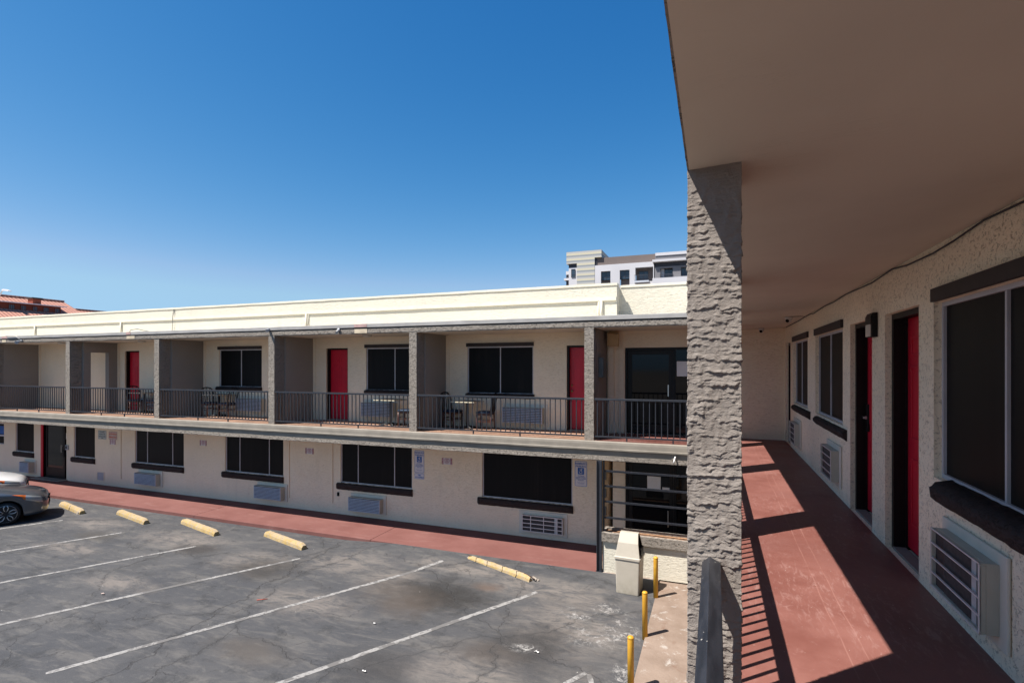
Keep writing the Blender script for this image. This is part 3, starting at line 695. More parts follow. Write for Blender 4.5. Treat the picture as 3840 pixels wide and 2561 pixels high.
# ------------------------------------------------------------------ railings
def railing(L, nb, legs, label, loc, rz, ztop, prof=None, mat='rail', sp=None, first=None, bmat='rail'):
    t = thing('balcony_railing', label, 'railing', loc, rz, 'dark metal balcony railings')
    m = MB()
    if prof: m.prism(prof, 0, L, 'x')
    else: m.box(0, L, -.03, .03, ztop - .045, ztop)
    m.build('top_rail', mat, t, bevel=.0015 if prof else .004)
    m = MB(); m.box(0, L, -.02, .02, .072, .108); m.build('bottom_rail', bmat, t, bevel=.003)
    sp = sp or L / nb; first = first if first is not None else sp * .5
    proto = None; k = 0; x = first
    while x < L - .01:
        if proto is None:
            b = MB(); b.box(-.0095, .0095, -.0095, .0095, .106, ztop - .042); proto = b.build('baluster', bmat, t); proto.location = (x, 0, 0)
        else:
            c = proto.copy(); COL.objects.link(c); c.parent = t; c.location = (x, 0, 0)
        x += sp
    for x in legs:
        b = MB(); b.box(x - .014, x + .014, -.014, .014, 0, .074); b.build('rail_leg', bmat, t)
    return t
ends = [(-34, -26.2), (-25.97, -21.42), (-21.20, -16.9), (-16.675, -12.10), (-11.88, -7.372), (-7.153, -2.765), (-2.55, -.11)]
legs = [(-31, -28.5), (-24.364, -23.042), (-19.569, -18.388), (-14.986, -13.729), (-10.239, -8.99), (-5.563, -4.336), (-1.819, -.834)]
lab = ['railing of the balcony bay beyond the leftmost column', 'balcony railing at the left edge of the photo, before a dark partition', 'balcony railing before the partition with a doorway and a red door', 'balcony railing in front of two chairs and the leftmost upper window',
       'balcony railing in front of the fully visible red door and blue seat', 'balcony railing before two dark chairs, a table and a window', 'short balcony railing in front of the dark glass door']
for i, (a, b) in enumerate(ends):
    if i == 0: continue
    railing(b - a - .02, int((b - a) / .1235), [x - a - .01 for x in legs[i]], lab[i], (a + .01, 11.85, 2.99), 0, .95)
# near wing: local +x runs along +Y; local y = -X
prof = [(.048, .850), (.048, .872), (.020, .897), (-.022, .878), (-.022, .850)]
segs = [(-.62, 2.298, 'dark metal hand rail with chipped paint in the foreground, meeting the rough column', 3.084 + .62 - .1242 * 29), (2.62, 5.43, 'walkway railing hidden behind the near rough column', None), (5.85, 8.68, 'walkway railing past the second grey column of the walkway', None), (9.11, 11.49, 'walkway railing at the far end of the walkway corner', None)]
for (a, b, l, f) in segs:
    railing(b - a, 1, [(b - a) / 3, (b - a) * 2 / 3], l, (0, a, 2.99), PI / 2, .89, prof, 'chiprail' if a < 0 else 'rail', .1242, (f % .1242) if f else .06)

# ------------------------------------------------------------------ air conditioners
def louver_ac(label, loc, w=1.11, h=.43, tw=1.27, th=.57, dep=.13, off=(0., 0.)):
    t = thing('air_conditioner', label, 'air conditioner', loc, 0, 'wall air conditioners')
    m = MB(); m.box(-tw / 2 + off[0], tw / 2 + off[0], -.028, -.002, -th / 2 + off[1], th / 2 + off[1]); m.build('wall_sleeve', 'trimcream', t, bevel=.006)
    m = MB(); m.box(-w / 2, w / 2, -dep, -.028, -h / 2, h / 2); m.build('casing', 'ac', t, bevel=.008)
    m = MB(); n = 9
    for i in range(n):
        z = -h / 2 + .015 + (h - .03) * i / n; s = (h - .03) / n
        m.prism([(-dep - .006, z + s * .42), (-dep - .034, z + s * .10), (-dep - .034, z + s * .26), (-dep - .006, z + s * .60)], -w / 2 + .012, w / 2 - .012, 'x')
    m.box(-w / 2, -w / 2 + .012, -dep - .018, -dep - .001, -h / 2, h / 2); m.box(w / 2 - .012, w / 2, -dep - .03, -dep - .001, -h / 2, h / 2)
    m.build('grille', 'acgrille', t)
    m = MB(); m.box(-w / 2 + .013, w / 2 - .013, -dep - .0035, -dep - .001, -h / 2 + .013, h / 2 - .013); m.build('grille_back', 'accoil', t)
    return t
def grid_ac(label, loc, rz, w, h, tw, th, dep, nx, nz, xs=None, trim='trimcream'):
    t = thing('air_conditioner', label, 'air conditioner', loc, rz, 'wall air conditioners')
    m = MB(); m.prism([(-tw / 2, -th / 2), (tw / 2, -th / 2), (tw / 2, th / 2), (-tw / 2, th / 2)], -.022, -.002, 'y'); m.build('wall_sleeve', trim, t, bevel=.008)
    m = MB(); k = .03
    m.box(-w / 2, w / 2, -dep + .03, -.022, -h / 2, h / 2)
    m.box(-w / 2, w / 2, -dep, -dep + .03, h / 2 - .012, h / 2); m.box(-w / 2, w / 2, -dep, -dep + .03, -h / 2, -h / 2 + .012)
    m.box(-w / 2, -w / 2 + .012, -dep, -dep + .03, -h / 2 + .012, h / 2 - .012); m.box(w / 2 - .012, w / 2, -dep, -dep + .03, -h / 2 + .012, h / 2 - .012)
    m.build('casing', 'ac', t, bevel=.003)
    m = MB(); m.box(-w / 2 + .013, w / 2 - .013, -dep + .0235, -dep + .029, -h / 2 + .013, h / 2 - .013); m.build('coil', 'accoil', t)
    m = MB(); n = int(w / .014)
    for i in range(n):
        x = -w / 2 + .02 + (w - .04) * i / n
        if -.28 * w < x < .30 * w: m.box(x, x + .005, -dep + .018, -dep + .0234, -h / 2 + .014, h / 2 - .014)
    m.build('fins', 'fin', t)
    m = MB(); m.box(.30 * w, .38 * w, -dep + .016, -dep + .0232, -h / 2 + .014, h / 2 - .014); m.build('grille_post', 'signpale', t)
    m = MB(); b = .0038 if nx == 0 else .010; f = -dep - .004
    for i in range(nz + 1):
        z = -h / 2 + h * i / nz; z = min(max(z, -h / 2 + b), h / 2 - b); m.box(-w / 2, w / 2, f, f + .012, z - b, z + b)
    for i in range(nx + 1):
        x = -w / 2 + w * (xs[i] if xs else (i / max(nx, 1))); x = min(max(x, -w / 2 + b), w / 2 - b); m.box(x - b, x + b, f + .001, f + .011, -h / 2, h / 2)
    if nx == 0: m.box(w / 2 - .011, w / 2, f + .001, f + .011, -h / 2, h / 2)
    m.build('grille', 'acwhite', t)
    return t
A = [((-26.55, YW, .51), 'small louvred air conditioner left of the ground floor glass door', .62), ((-19.33, YW, .56), 'louvred air conditioner under the three-pane window near the vent', 1.13), ((-13.55, YW, .555), 'louvred air conditioner under the window between two slim conduits', 1.14),
     ((-9.79, YW, .505), 'louvred air conditioner under the window beside the van accessible sign', 1.14), ((-14.36, YW, 3.39), 'louvred air conditioner under the leftmost upper window', 1.10), ((-9.33, YW, 3.375), 'louvred air conditioner on the balcony behind a table, right of a red door', 1.12), ((-4.77, YW, 3.36), 'louvred air conditioner on the balcony left of the half hidden red door', 1.15),
     ((-19.2, YW, 3.30), 'air conditioner low on the balcony behind the chair beside the red door', .9)]
ac0 = None
for (l, s, w) in A:
    if w < 1: louver_ac(s, l, w, .43, w + .16, .55, dep=.22 if w < .7 else .14)
    elif ac0 is None: ac0 = louver_ac(s, l, 1.13, .42, 1.27, .56, dep=.19, off=(.03, .01))
    else: dup(ac0, l, 0, s)
grid_ac('air conditioner with a white grid front under the plain wide window', (-4.24, YW, .50), 0, 1.12, .43, 1.34, .62, .11, 4, 4, (0, .22, .54, .86, 1))
r = grid_ac('nearest air conditioner, under the big window at the right edge', (XW, 4.03, 3.37), -PI / 2, .71, .395, .87, .53, .11, 0, 4)
dup(r, (XW, 8.06, 3.392), -PI / 2, 'middle air conditioner of the walkway, under the window before the dark door')
dup(r, (XW, 11.36, 3.395), -PI / 2, 'farthest air conditioner of the walkway, by the end wall')

# ------------------------------------------------------------------ signs
def rrect(w, h, r, n=4):
    p = []
    for (cx, cy, a0) in ((w / 2 - r, h / 2 - r, 0), (-w / 2 + r, h / 2 - r, 90), (-w / 2 + r, -h / 2 + r, 180), (w / 2 - r, -h / 2 + r, 270)):
        for i in range(n + 1):
            a = math.radians(a0 + 90 * i / n); p.append((cx + r * math.cos(a), cy + r * math.sin(a)))
    return p
def border(w, h, r, t, y0, y1):
    o, i = rrect(w, h, r), rrect(w - 2 * t, h - 2 * t, max(r - t, .002)); m = MB(); n = len(o)
    for k in range(n):
        k2 = (k + 1) % n
        m.quad((o[k][0], y0, o[k][1]), (o[k2][0], y0, o[k2][1]), (i[k2][0], y0, i[k2][1]), (i[k][0], y0, i[k][1]))
    return m
def sign(name, label, x, z, w, h, mat, group=None, loc_y=YW):
    t = thing(name, label, 'sign', (x, loc_y - .004, z), 0, group)
    m = MB(); m.prism(rrect(w, h, .02), -.004, 0, 'y'); m.build('plate', mat, t); return t
def reserved(x, z, label):
    w, h = .325, .655
    t = sign('parking_sign', label, x, z, w, h, 'signwhite', 'reserved parking signs')
    border(w - .012, h - .012, .03, .009, -.0052, 0).build('border', 'signblue', t)
    text('RESERVED\nPARKING', .066, (0, -.0056, .222), 'signblue', t, bold=.0016, sx=.98, space=1.02)
    m = MB(); m.prism(rrect(.165, .17, .012), -.0058, -.0042, 'y'); q = m.build('symbol_panel', 'signblue', t); q.location = (0, 0, .068)
    s = MB()
    def disc(cx, cz, r, n=12): s.quad(*[(cx + r * math.cos(2 * PI * i / n), -.0066, cz + r * math.sin(2 * PI * i / n)) for i in range(n)])
    def bar(a, b, wd):
        a, b = Vector(a), Vector(b); d = (b - a).normalized(); nn = Vector((-d.y, d.x)) * wd / 2
        s.quad(*[(p.x, -.0066, p.y) for p in (a + nn, b + nn, b - nn, a - nn)])
    disc(.024, .058, .0135)
    for i in range(14):
        a0, a1 = math.radians(150 + 15 * i), math.radians(165 + 15 * i); r0, r1 = .030, .043
        s.quad(*[(-.008 + r * math.cos(a), -.0066, -.022 + r * math.sin(a)) for r, a in ((r0, a0), (r1, a0), (r1, a1), (r0, a1))])
    bar((.010, .040), (-.008, .004), .016); bar((.012, .036), (-.022, .046), .011); bar((-.022, .046), (-.036, .030), .010); bar((.010, .034), (.032, .014), .010)
    bar((-.006, .002), (.028, -.002), .014); bar((.028, -.002), (.026, -.046), .013); bar((.026, -.046), (.044, -.048), .010)
    q = s.build('wheelchair_symbol', 'signwhite', t, fixn=False); q.location = (0, 0, .066)
    text('FOR VEHICLES\nSHOWING DISABLED\nINSIGNIA OR LICENSE\nPLATE ONLY', .030, (0, -.0056, -.112), 'signblue', t, bold=.0008, sx=.86, space=1.25)
    text('PHOENIX CITY CODE\nCITY OF PHOENIX', .019, (0, -.0056, -.245), 'signblue', t, space=1.4)
    return t
reserved(-8.0, 1.90, 'reserved parking sign with wheelchair symbol, above the van accessible plate')
reserved(-3.22, 1.897, 'reserved parking sign with wheelchair symbol, beside the dark corner post')
t = sign('parking_sign', 'small blue and white van accessible plate under a reserved parking sign', -8.0, 1.478, .325, .165, 'signwhite')
border(.313, .153, .02, .007, -.0052, 0).build('border', 'signblue', t)
text('VAN\nACCESSIBLE', .060, (0, -.0056, 0), 'signblue', t, bold=.0014, sx=.86, space=1.05)
t = sign('parking_sign', 'pale grey sign with dark writing telling drivers to head in', -22.01, 2.03, .48, .335, 'signpale')
border(.465, .32, .02, .006, -.0052, 0).build('border', 'signgreen', t)
text('PLEASE\nHEAD IN', .088, (0, -.0056, .062), 'signgreen', t, bold=.001, space=1.0)
text('PARK BETWEEN\nLINES', .058, (0, -.0056, -.095), 'signgreen', t, bold=.001, sx=.95, space=1.0)
t = sign('parking_sign', 'faded pink sign with red writing above a small notice', -21.39, 2.028, .48, .305, 'signpink')
border(.47, .295, .02, .005, -.0052, 0).build('border', 'signmaroon', t)
text('AUTHORIZED', .078, (0, -.0056, .055), 'signred', t, bold=.001, sx=.88)
text('PARKING ONLY', .078, (0, -.0056, -.065), 'signred', t, bold=.001, sx=.78)
n0 = None
for (x, z, s) in ((-21.405, 1.78, 'small red and white notice right under the faded pink sign'), (-16.65, 1.995, 'small red and white notice between the two leftmost three-pane windows'), (-12.0, 1.98, 'small red and white notice between two slim conduits'), (-7.10, 1.97, 'small red and white notice left of the plain wide window')):
    if n0 is None:
        n0 = thing('notice_sign', s, 'sign', (x, YW - .004, z), 0, 'small red and white notices')
        m = MB(); m.box(-.165, .165, -.004, 0, -.092, .092); m.build('plate', 'signwhite', n0)
        m = MB(); m.box(-.162, -.112, -.0056, -.0042, -.090, .090); m.box(.112, .162, -.0056, -.0042, -.090, .090); m.build('side_stripe', 'signmaroon', n0)
        m = MB()
        for sx in (-.137, .137):
            for k in range(4):
                zc = -.068 + .045 * k; m.quad((sx - .017, -.0062, zc), (sx, -.0062, zc - .015), (sx + .017, -.0062, zc), (sx, -.0062, zc + .015))
        m.build('diamond_print', 'signwhite', n0, fixn=False)
        m = MB()
        for (zz, wd, hh) in ((.072, .13, .012), (.048, .17, .010), (.018, .09, .018), (-.008, .16, .006), (-.024, .15, .006), (-.04, .16, .006), (-.062, .10, .007)): m.box(-wd / 2, wd / 2, -.0056, -.0042, zz - hh / 2, zz + hh / 2)
        for sx in (-1, 1): m.quad((sx * .10, -.0056, .018), (sx * .075, -.0056, .030), (sx * .06, -.0056, .018), (sx * .075, -.0056, .006))
        m.build('fine_print', 'signmaroon', n0, fixn=False)
    else: dup(n0, (x, YW - .004, z), 0, s)

# ------------------------------------------------------------------ small wall fittings
t = thing('wall_vent', 'white louvred wall vent low on the wall near the slim conduit', 'vent', (-22.1, YW, .43))
m = MB()
for q in ((-.21, .21, -.175, -.15), (-.21, .21, .15, .175), (-.21, -.185, -.15, .15), (.185, .21, -.15, .15)): m.box(q[0], q[1], -.02, -.002, q[2], q[3])
m.build('vent_frame', 'stucco_far', t)
m = MB()
for i in range(12): x = -.18 + .03 * i; m.box(x, x + .012, -.012, -.002, -.15, .15)
m.build('vent_slat', 'acgrille', t)
t = thing('keypad', 'grey keypad on the wall right of the ground floor glass door', 'keypad', (-24.12, YW, 1.43))
m = MB(); m.box(-.085, .085, -.05, -.002, -.095, .095); m.build('housing', 'pole', t, bevel=.01)
m = MB(); m.box(-.045, .03, -.056, -.05, -.05, .06); m.build('key_panel', 'dark', t)
t = thing('security_camera', 'white dome camera on the ceiling near the end wall', 'camera', (.966, 12.95, 5.509), 0, 'ceiling cameras')
def dome(t, a):
    m = MB(); m.lathe([(.001, .0), (.062, .0), (.062, -.03), (.055, -.04), (.001, -.04)], n=20); m.build('base', 'camwhite', t)
    m = MB(); m.lathe([(.05 * math.cos(i * PI / 16), -.04 - .062 * math.sin(i * PI / 16)) for i in range(9)][::-1] + [(.001, -.038)], n=20); m.build('housing', 'camwhite', t)
    m = MB(); d = Vector((math.cos(a), math.sin(a), -.55)).normalized(); c = Vector((0, 0, -.055)) + d * .030
    m.tube([c, c + d * .018, c + d * .022], [.030, .030, .016], 14); m.build('lens', 'dark', t)
dome(t, -1.9)
t = thing('security_camera', 'white dome camera on the ceiling above the far windows, nearer the cable', 'camera', (1.193, 10.244, 5.518), 0, 'ceiling cameras'); dome(t, -2.3)
m = MB(); m.tube([(1.25, 10.24, 5.515), (1.38, 10.3, 5.522), (1.47, 10.45, 5.527)], .005, 5); m.build('lead', 'cable', t, loc=(-1.193, -10.244, -5.518))
t = thing('wall_lamp', 'black box wall lamp with a pale diffuser between the two doors', 'lamp', (XW, 6.18, 5.06))
m = MB(); m.prism([(-.004, -.112), (-.004, .125), (-.045, .125), (-.062, .09), (-.062, .02), (-.05, .02), (-.05, -.112)], -.10, .10, 'y'); m.build('housing', 'black', t)
m = MB(); m.box(-.064, -.0505, -.075, .085, -.105, .015); m.build('diffuser', 'lamp', t, bevel=.005)
pts = [(-4.0, 5.50), (-1.5, 5.48), (1.0, 5.505), (3.0, 5.488), (3.447, 5.499), (3.879, 5.515), (4.304, 5.486), (4.655, 5.475), (5.197, 5.487), (5.598, 5.522), (6.253, 5.496), (6.8, 5.51), (7.36, 5.524), (8.1, 5.51), (8.69, 5.522), (9.6, 5.50), (9.92, 5.522), (10.5, 5.523), (11.2, 5.512), (12.4, 5.518), (13.2, 5.522)]
fine = []
for a, b in zip(pts, pts[1:]):
    for k in range(6): f = k / 6; fine.append((XW - .013, a[0] + (b[0] - a[0]) * f, a[1] + (b[1] - a[1]) * f))
m = MB(); m.tube(fine, .0065, 6); tag(m.build('cable', 'cable'), 'dark cable sagging along the joint of wall and ceiling', 'cable')
for (x, y, s) in ((-22.6, 12.35, 'round balcony ceiling lamp in the bay at the left edge'), (-18.5, 12.5, 'round balcony ceiling lamp beside the leftmost red door'), (-9.1, 12.4, 'round balcony ceiling lamp left of the camera column bay')):
    t = thing('ceiling_lamp', s, 'lamp', (x, y, 5.54), 0, 'balcony ceiling lamps')
    m = MB(); m.lathe([(.001, -.002), (.14, -.002), (.14, -.02), (.001, -.02)], n=20); m.build('base', 'camwhite', t)
    m = MB(); m.lathe([(.001, -.075), (.06, -.07), (.11, -.05), (.125, -.021), (.001, -.0205)], n=20); m.build('shade', 'lamp', t)
t = thing('floodlight', 'grey twin floodlight hanging from the roof edge at the left', 'floodlight', (-23.95, 11.79, 5.62))
m = MB(); m.box(-.06, .06, -.03, .0, -.03, .03); m.build('bracket', 'pole', t)
m = MB(); m.tube([(0, -.03, 0), (.05, -.09, -.03), (.10, -.14, -.05)], .018, 8); m.tube([(.08, -.13, -.04), (.2, -.26, -.09)], [.035, .062], 12); m.build('lamp_head', 'pole', t)
m = MB(); m.tube([(-.05, -.02, .02), (-.3, -.04, .16), (-.9, -.05, .18)], .016, 6); m.build('feed_cable', 'metal_flash', t)
t = thing('security_camera', 'small grey bullet camera under the roof flashing above a red door', 'camera', (-9.576, 11.79, 5.655))
m = MB(); m.lathe([(.001, -.03), (.045, -.03), (.045, .0), (.001, .0)], n=12, ax='y'); m.build('base', 'pole', t)
m = MB(); m.tube([(0, -.03, 0), (.02, -.07, -.03), (.06, -.17, -.085)], [.02, .035, .035], 10); m.build('housing', 'metal_flash', t)
t = thing('floodlight', 'small grey lamp stub on the roof flashing by a column', 'floodlight', (-12.05, 11.785, 5.72))
m = MB(); m.box(-.035, .035, -.05, 0, -.03, .03); m.build('bracket', 'pole', t); m = MB(); m.tube([(0, -.05, 0), (.04, -.11, -.04)], [.03, .05], 10); m.build('lamp_head', 'pole', t)
t = thing('wall_hook', 'pale metal bracket on the slab edge above the barred opening', 'bracket', (-.80, 11.752, 2.725))
m = MB(); m.prism(rrect(.12, .12, .035), -.012, -.001, 'y'); m.build('plate', 'grey_smooth', t)
m = MB(); m.tube([(.02, -.012, .02), (.01, -.06, -.01), (0, -.09, -.06), (-.01, -.09, -.11)], .016, 8); m.build('hook', 'paper', t)
t = thing('cover_box', 'tan square cover tilted under the balcony ceiling beside the glass door', 'box', (-2.33, 13.0, 5.31))
m = MB(); m.box(-.14, .14, -.03, .03, -.16, .16); q = m.build('cover', 'beigebox', t, bevel=.01); q.rotation_euler = (.25, .10, .0)
m = MB(); m.box(-.1, .1, .03, .25, -.06, .22); m.build('mount', 'beigebox', t)
t = thing('electric_panel', 'grey electric panel on the dark partition beside the glass door', 'electric panel', (-2.55, 12.5, 4.63))
m = MB(); m.box(.002, .11, -.19, .19, -.23, .23); m.build('cabinet', 'greybox', t, bevel=.008)
m = MB(); m.box(.111, .12, -.17, .17, -.21, .21); m.build('panel_door', 'greybox', t, bevel=.004)

# steel corner post and the barred opening
t = thing('steel_post', 'dark blue grey steel post standing at the end of the red sidewalk', 'post', (-2.41, 11.735, .09))
m = MB(); m.box(-.055, .055, -.045, -.035, 0, 2.47); m.box(-.055, .055, .035, .045, 0, 2.47)
m = MB(); m.box(-.055, -.035, -.045, .045, 0, 2.465); m.box(.030, .065, -.045, .045, 0, 2.465); m.box(-.035, .030, -.005, .005, 0, 2.465); m.build('shaft', 'rail', t, bevel=.003)
m = MB(); m.box(-.07, .08, -.06, .06, 0, .012); m.build('base_plate', 'rail', t)
t = thing('security_grille', 'horizontal slate grey steel bars above the planter', 'security bars', (-2.3, 11.79, 0))
for z in (2.325, 1.99, 1.645, 1.29):
    m = MB(); m.box(0, 3.75, -.018, .018, z - .022, z + .022); m.build('bar', 'chiprail', t, bevel=.003)
m = MB(); m.box(3.75, 3.78, -.02, .02, .99, 2.56); m.build('end_post', 'rail', t)
m = MB(); m.box(-.035, -.001, -.02, .02, .99, 2.56); m.build('end_post', 'rail', t)

# ------------------------------------------------------------------ bollards, wheel stops, litter bin
b0 = None
for (x, y, s) in ((-1.10, 10.89, 'yellow bollard right beside the beige litter bin'), (-1.115, 9.26, 'yellow bollard in the middle of the row of three'), (-1.12, 7.655, 'yellow bollard cut by the bottom edge of the photo')):
    z = h_ground(x, y) - .01
    if b0 is None:
        b0 = thing('bollard', s, 'bollard', (x, y, z), 0, 'yellow bollards along the asphalt edge')
        m = MB(); m.lathe([(.046, 0), (.046, .79), (.0455, .80)], n=20); m.build('post', 'bollard', b0)
        m = MB(); m.lathe([(.047, .795), (.047, .808), (.036, .822), (.02, .829), (.002, .831)], n=20); m.build('cap', 'bollard', b0)
    else: dup(b0, (x, y, z), 0, s)
stops = [((-20.47, 11.08), (-18.66, 10.66), 'cracked yellow wheel stop in front of the grey car'), ((-17.62, 11.10), (-15.72, 10.66), 'yellow wheel stop second from the grey car'), ((-14.8, 11.13), (-12.83, 10.61), 'yellow wheel stop third from the grey car'), ((-11.57, 11.12), (-9.78, 10.60), 'yellow wheel stop fourth from the grey car, by the dark tyre stains'), ((-5.50, 11.37), (-3.72, 10.72), 'broken yellow wheel stop with crumbling ends near the litter bin')]
for i, (a, b, s) in enumerate(stops):
    a, b = Vector((*a, 0)), Vector((*b, 0)); d = b - a; L = d.length; ang = math.atan2(d.y, d.x); n = Vector((-d.y, d.x, 0)).normalized()
    c = a + n * .0
    t = thing('wheel_stop', s, 'wheel stop', (c.x, c.y, h_ground((a.x + b.x) / 2, (a.y + b.y) / 2) - (.0 if i < 4 else .02)), ang, 'yellow concrete wheel stops')
    rnd = random.Random(i); rings = []; k = 34
    brk = i == 4
    for j in range(k + 1):
        x = L * j / k; ww = .17; hh = .145 if not brk else .12
        e = min(1, .72 + j * .14, .72 + (k - j) * .14)
        base = [(0, 0), (.012, hh * .55), (.045, hh), (ww - .035, hh), (ww - .01, hh * .5), (ww, 0)]
        if brk:
            cut = max(0, noise.noise((x * 7, 2, 1)) * .5 + .35) * .05 + (.05 if j < 2 or j > k - 4 else 0)
            base = [(0, 0), (.012, hh * .55), (.05, hh), (ww - .06 - cut * .6, hh - cut * .3), (ww - .05 - cut, hh * .45), (ww - .01, 0)]
        rings.append([(x, p[0] + rnd.uniform(-.003, .003) + .004 * noise.noise((x * 5, p[0] * 9, i)), (p[1] * e if p[1] else -.02) + rnd.uniform(-.003, .003)) for p in base])
    m = MB(); m.loft(rings, True, False); m.build('block', 'stop', t, bevel=.006)
    if i in (0, 4):
        m = MB()
        for q in range(12 if i == 0 else 60):
            if i == 0: x, y = L - .12 + rnd.uniform(-.1, .1), rnd.uniform(-.01, .03); z = rnd.uniform(.0, .07)
            else: x, y = rnd.choice((rnd.uniform(-.05, .1), rnd.uniform(L - .25, L + .12), rnd.uniform(.3, L))), rnd.uniform(.07, .18); z = rnd.uniform(0, .05)
            s_ = rnd.uniform(.012, .042); m.lathe([(.001, -s_), (s_ * .9, -s_ * .5), (s_, .3 * s_), (s_ * .6, s_ * .8), (.001, s_ * .85)], (x, y, z), 6, smooth=False)
        m.build('broken_edge', 'brokenconc', t)
    if i == 4:
        m = MB(); m.tube([(L - .35, .10, .11), (L - .1, .10, .09), (L + .10, .09, .05)], .009, 6); m.tube([(-.06, .08, .09), (.06, .085, .10)], .009, 6); m.build('rebar', 'rebar', t)
    if i == 4:
        m = MB()
        for f in (.14, .33, .58, .80):
            x = L * f; m.tube([(x, -.004, 0), (x + .02, .008, .06), (x - .01, .045, .118), (x + .03, .09, .118)], [.008, .007, .008, .006], 5)
        m.build('crack', 'dark', t)
    if i == 0:
        m = MB(); m.tube([(L * .52, -.006, 0), (L * .525, .006, .08), (L * .515, .05, .147)], .006, 5); m.build('crack', 'dark', t)
t = thing('litter_bin', 'beige plastic litter bin with a hooded top by the planter', 'litter bin', (-1.64, 11.06, .045), -.06)
def rr(w, d, z, r=.03): return [(p[0], p[1], z) for p in rrect(w, d, r, 3)]
m = MB(); m.loft([rr(.455, .44, 0), rr(.46, .445, .02), rr(.50, .48, .70)], True, False); m.build('bin_body', 'binplastic', t, bevel=.004)
m = MB(); m.loft([rr(.52, .50, .695), rr(.535, .515, .70), rr(.535, .515, .745), rr(.51, .49, .757)], True, False); m.build('rim', 'binplastic', t, bevel=.003)
# hood: front and back slopes, open sides with a recessed flap
hood = MB(); W0, W1, W2 = .245, .205, .185
pf = [(-.235, .757), (-.165, 1.02), (-.06, 1.20), (.06, 1.20), (.165, 1.02), (.235, .757)]
wd = [W0, W1, W2, W2, W1, W0]
i0 = len(hood.v)
for s_ in (-1, 1):
    for (y, z), w_ in zip(pf, wd): hood.v.append((s_ * w_, y, z))
for k in range(5): hood.f.append((k, k + 1, 7 + k, 6 + k)); hood.s.append(False)
# left side closed; right side a frame round the opening
hood.f.append((5, 4, 3, 2, 1, 0)); hood.s.append(False)
def lerp(a, b, f): return tuple(a[i] + (b[i] - a[i]) * f for i in range(3))
R = [hood.v[6 + k] for k in range(6)]; cen = tuple(sum(q[i] for q in R) / 6 for i in range(3))
inn = [lerp(q, cen, .20) for q in R]
for k in range(6): hood.quad(R[k], R[(k + 1) % 6], inn[(k + 1) % 6], inn[k])
hood.build('hood', 'binplastic', t, bevel=.006)
m = MB(); dp = [(q[0] - .035, q[1], q[2]) for q in inn]
m.quad(*dp)
for k in range(6): m.quad(inn[k], inn[(k + 1) % 6], dp[(k + 1) % 6], dp[k])
m.build('opening', 'dark', t, fixn=False)
m = MB(); m.box(.225, .262, -.12, .12, .72, .93); m.build('flap', 'black', t, bevel=.008)
for (x, y, r_, mt, s) in ((-2.71, 8.18, .035, 'paper', 'white paper scrap on the asphalt right of the oil stain'), (-11.68, 7.10, .04, 'signpink', 'crumpled pinkish wrapper on the asphalt by a stall line'), (-5.74, 8.04, .024, 'paper', 'small white paper scrap left of the oil stain'), (-4.99, 6.72, .03, 'paper', 'torn white paper scrap near the bottom edge of the lot')):
    m = MB(); rnd = random.Random(int(x * 10))
    pts = [(x + r_ * (1 + .5 * rnd.random()) * math.cos(a), y + r_ * .5 * math.sin(a), .012 + rnd.uniform(0, .03)) for a in [k * PI / 4 for k in range(8)]]
    for k in range(8): m.quad((x, y, .02 + rnd.uniform(0, .02)), pts[k], pts[(k + 1) % 8])
    tag(m.build('litter_scrap', mt, fixn=False), s, 'litter', 'scraps of litter on the asphalt')
m = MB(); m.tube([(-8.52, 8.02, .012), (-8.36, 8.14, .012)], .006, 6); tag(m.build('drinking_straw', 'signred'), 'thin red drinking straw lying on the asphalt', 'straw')

# ------------------------------------------------------------------ chairs and tables on the balconies
def chair(label, loc, rz):
    t = thing('chair', label, 'chair', loc, rz, 'dark wooden chairs on the balconies')
    m = MB(); m.loft([rr(.42, .42, .425, .07), rr(.44, .44, .44, .08), rr(.44, .44, .462, .08), rr(.36, .36, .478, .07)], True, True); m.build('seat', 'seatblue', t)
    m = MB(); m.box(-.19, .19, -.19, .19, .375, .424); m.build('seat_frame', 'wood', t, bevel=.004)
    for sx in (-1, 1):
        m = MB(); m.tube([(sx * .18, -.18, 0), (sx * .18, -.18, .40)], [.016, .022], 8); m.build('leg', 'wood', t)
        m = MB(); m.tube([(sx * .17, .22, 0), (sx * .17, .19, .40)], [.016, .022], 8); m.build('leg', 'wood', t)
    m = MB()
    for sx in (-1, 1): m.box(sx * .18 - .008, sx * .18 + .008, -.17, .19, .20, .225)
    m.box(-.17, .17, -.185, -.17, .25, .275); m.box(-.16, .16, .19, .205, .25, .275); m.build('stretcher', 'wood', t)
    m = MB()
    m.tube([(-.18, .19, .40), (-.20, .235, .70), (-.19, .27, .86), (-.12, .288, .935), (0, .293, .955), (.12, .288, .935), (.19, .27, .86), (.20, .235, .70), (.18, .19, .40)], .019, 8)
    for x in (-.085, 0, .085): m.tube([(x * .8, .19, .42), (x * 1.1, .235, .70), (x * 1.2, .285, .94)], .011, 6)
    m.build('backrest', 'woodblack', t)
    return t
